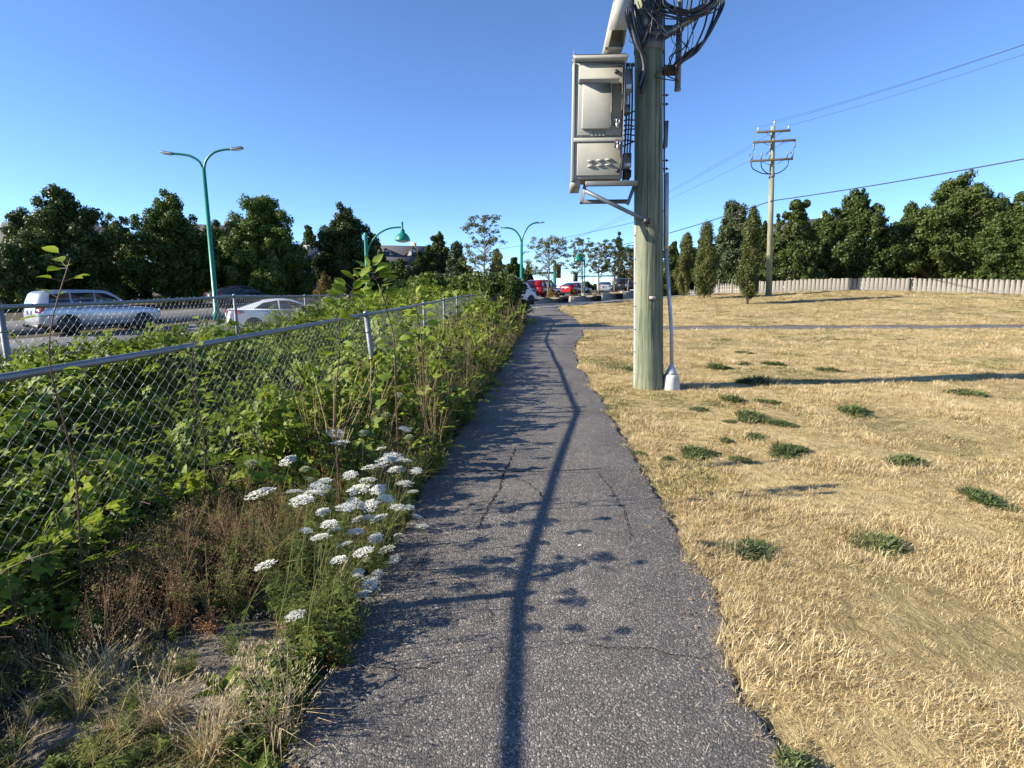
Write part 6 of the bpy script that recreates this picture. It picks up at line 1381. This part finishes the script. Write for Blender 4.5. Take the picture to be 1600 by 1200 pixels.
shoot('leafy_shoot', 'leafy shoot with broad leaves against the fence rail right of the post', [(662, 600, 4.4), (658, 530, 4.4), (652, 490, 4.4), (648, 470, 4.4)],
      cluster(645, 470, 7, 26) + cluster(656, 500, 5, 24) + [(676, 530, 0, 1), (640, 540, 3, 1), (672, 570, 0, 1)], .10)
for i, (bx, by, hgt, lab) in enumerate(((-2.2, 2.55, 1.75, 'tall leafy shoot beside the near fence post at far left'), (-2.1, 3.5, 1.5, 'leafy shoot at the fence left of the reddish shoots'))):
    zg = float(Z(bx, by)); r = empty('leafy_shoot', (bx, by, zg)); tag(r, lab, 'shoot'); S = smooth_path([(0, 0, 0), (.03, .04, hgt * .4), (.02, .0, hgt * .75), (.14, .05, hgt)], 6); k = len(S)
    b = MB(); b.tube(S, [.0055 - .0035 * j / k for j in range(k)], 6); b.build('stem', M['st_red'], r, smooth=True)
    for q in range(24):
        j = int(k * (.35 + .64 * rs.random())); a = rs.uniform(0, 6.28); d = Vector((math.cos(a), math.sin(a), rs.uniform(-.1, .6))); p = S[min(k - 1, j)]
        b = MB(); b.tube([p, p + d * .05], .0016, 4, False, 1); add_leaf(b, p + d * .05, d, (.085 * rs.uniform(.7, 1.1)), .05 * rs.uniform(.7, 1.1), .2, .14, 0, rs.uniform(-.5, .5)); b.build('leaf', [M['lf_bright'], M['st_red']], r)
# ---- dark shrubs closing the end of the fence
def leafy_bush(label, cx, cy, h, r, n, mat, leaf=.07):
    zg = float(Z(cx, cy)); o = empty('shrub', (cx, cy, zg)); tag(o, label, 'shrub'); b = MB(); C = []
    for k in range(16):
        a = rs.uniform(0, 6.28); rr = r * rs.uniform(.2, .8); t = Vector((rr * math.cos(a), rr * math.sin(a), h * rs.uniform(.35, .92))); b.tube([(0, 0, 0), t * .5 + Vector((0, 0, h * .1)), t], [.014, .009, .004], 4, False); C.append((t, r * rs.uniform(.25, .42)))
    b.build('branches', M['bark'], o)
    Pc = np.concatenate([np.array(c) + sphere_pts(n // 16) * (RNG.random((n // 16, 1)) ** .5) * rc for c, rc in C]); Pc = Pc[Pc[:, 2] > .02]; Nn = RNG.normal(size=Pc.shape); Nn[:, 2] += .6; Nn /= np.linalg.norm(Nn, axis=1, keepdims=True)
    V, F = leaf_quads(Pc, Nn, leaf * (.6 + .8 * RNG.random(len(Pc))), .6); link('crown', mesh_np('crown', V, F, M[mat]), o)
leafy_bush('dark leafy shrub ending the fence beside the white van', -.2, 21.6, 2.15, .9, 5200, 'lf_dark')
leafy_bush('green leafy shrub left of the dark fence-end shrub', -1.7, 23.5, 2.0, 1.1, 4200, 'lf_mid')
leafy_bush('yellow-green bramble mound beyond the chain-link mesh', -3.3, 24.5, 1.95, 1.5, 6000, 'lf_mid')
leafy_bush('pale green shrub below the conifer at the fence end', -5.0, 26.5, 1.8, 1.4, 5000, 'lf_olive')
leafy_bush('reddish-leaved low shrub at the path edge under the dark shrub', -.05, 19.4, .75, .45, 1500, 'lf_olive')

# ---- dry grass tuft and broad-leaved plants at the bottom left
def dry_tuft(label, px, py, n, h0, h1, sc=1.0):
    p = on_ground(px, py); r = empty('dry_grass_tuft', (p.x, p.y, p.z - .02)); tag(r, label, 'grass tuft')
    link('blades', tall_grass(rs, n, h0, h1, .0035, [M['gr_pale'], M['gr_straw']], .95, .07, .35), r); link('inner_blades', grass_tuft(rs, 60, .05, .16, .07, .003, 1.2, [M['gr_straw'], M['gr_mix']], .8), r)
dry_tuft('upright tuft of dry straw grass at the bottom left', 440, 1150, 130, .12, .34)
dry_tuft('dry straw grass tuft left of the upright tuft', 372, 1120, 80, .10, .28)
dry_tuft('small dry grass tuft at the lower left picture edge', 250, 1130, 80, .10, .30)
dry_tuft('dry straw tuft on the bare soil left of the photo-left plants', 160, 1070, 70, .10, .28)
dry_tuft('dry straw tuft at the bottom left beside the moss', 330, 1175, 90, .10, .30)
dry_tuft('thin dry grass tuft at the edge of the bare soil', 400, 1040, 40, .06, .18)
def dock(label, px, py, n, L, w):
    p = on_ground(px, py); r = empty('broadleaf_plant', (p.x, p.y, p.z - .015)); tag(r, label, 'plant')
    for k in range(n):
        a = rs.uniform(0, 6.28); b = MB(); add_leaf(b, (0, 0, 0), (math.cos(a), math.sin(a), rs.uniform(.5, 1.6)), L * rs.uniform(.6, 1.1), w * rs.uniform(.7, 1.1), rs.uniform(.1, .4), .18, 0, rs.uniform(-.3, .3)); b.build('leaf', M['lf_bram'], r)
dock('green broad-leaved plant at the bottom edge left of the path', 398, 1225, 9, .13, .042)
dock('broad-leaved plant at the left edge among dry grass', 345, 1085, 7, .15, .05)
dock('low broad-leaved plant at the foot of the flower patch', 505, 1060, 8, .07, .02)
# a small white flake of litter on the asphalt
p = on_ground(906, 857); b = MB(); b.box((0, 0, .004), (.022, .012, .004), bev=.0015, rot=(0, .1, .4)); o = b.build('litter', M['trim'], None, (p.x, p.y, p.z + .016)); tag(o, 'tiny white flake of litter on the asphalt beside the rail shadow', 'litter')
p = on_ground(1078, 942); b = MB(); b.box((0, 0, .003), (.024, .010, .003), bev=.001, rot=(0, .1, -.3)); o = b.build('fallen_leaf', M['gr_straw'], None, (p.x, p.y, p.z + .016)); tag(o, 'small pale dead leaf on the asphalt near the lawn edge', 'leaf')
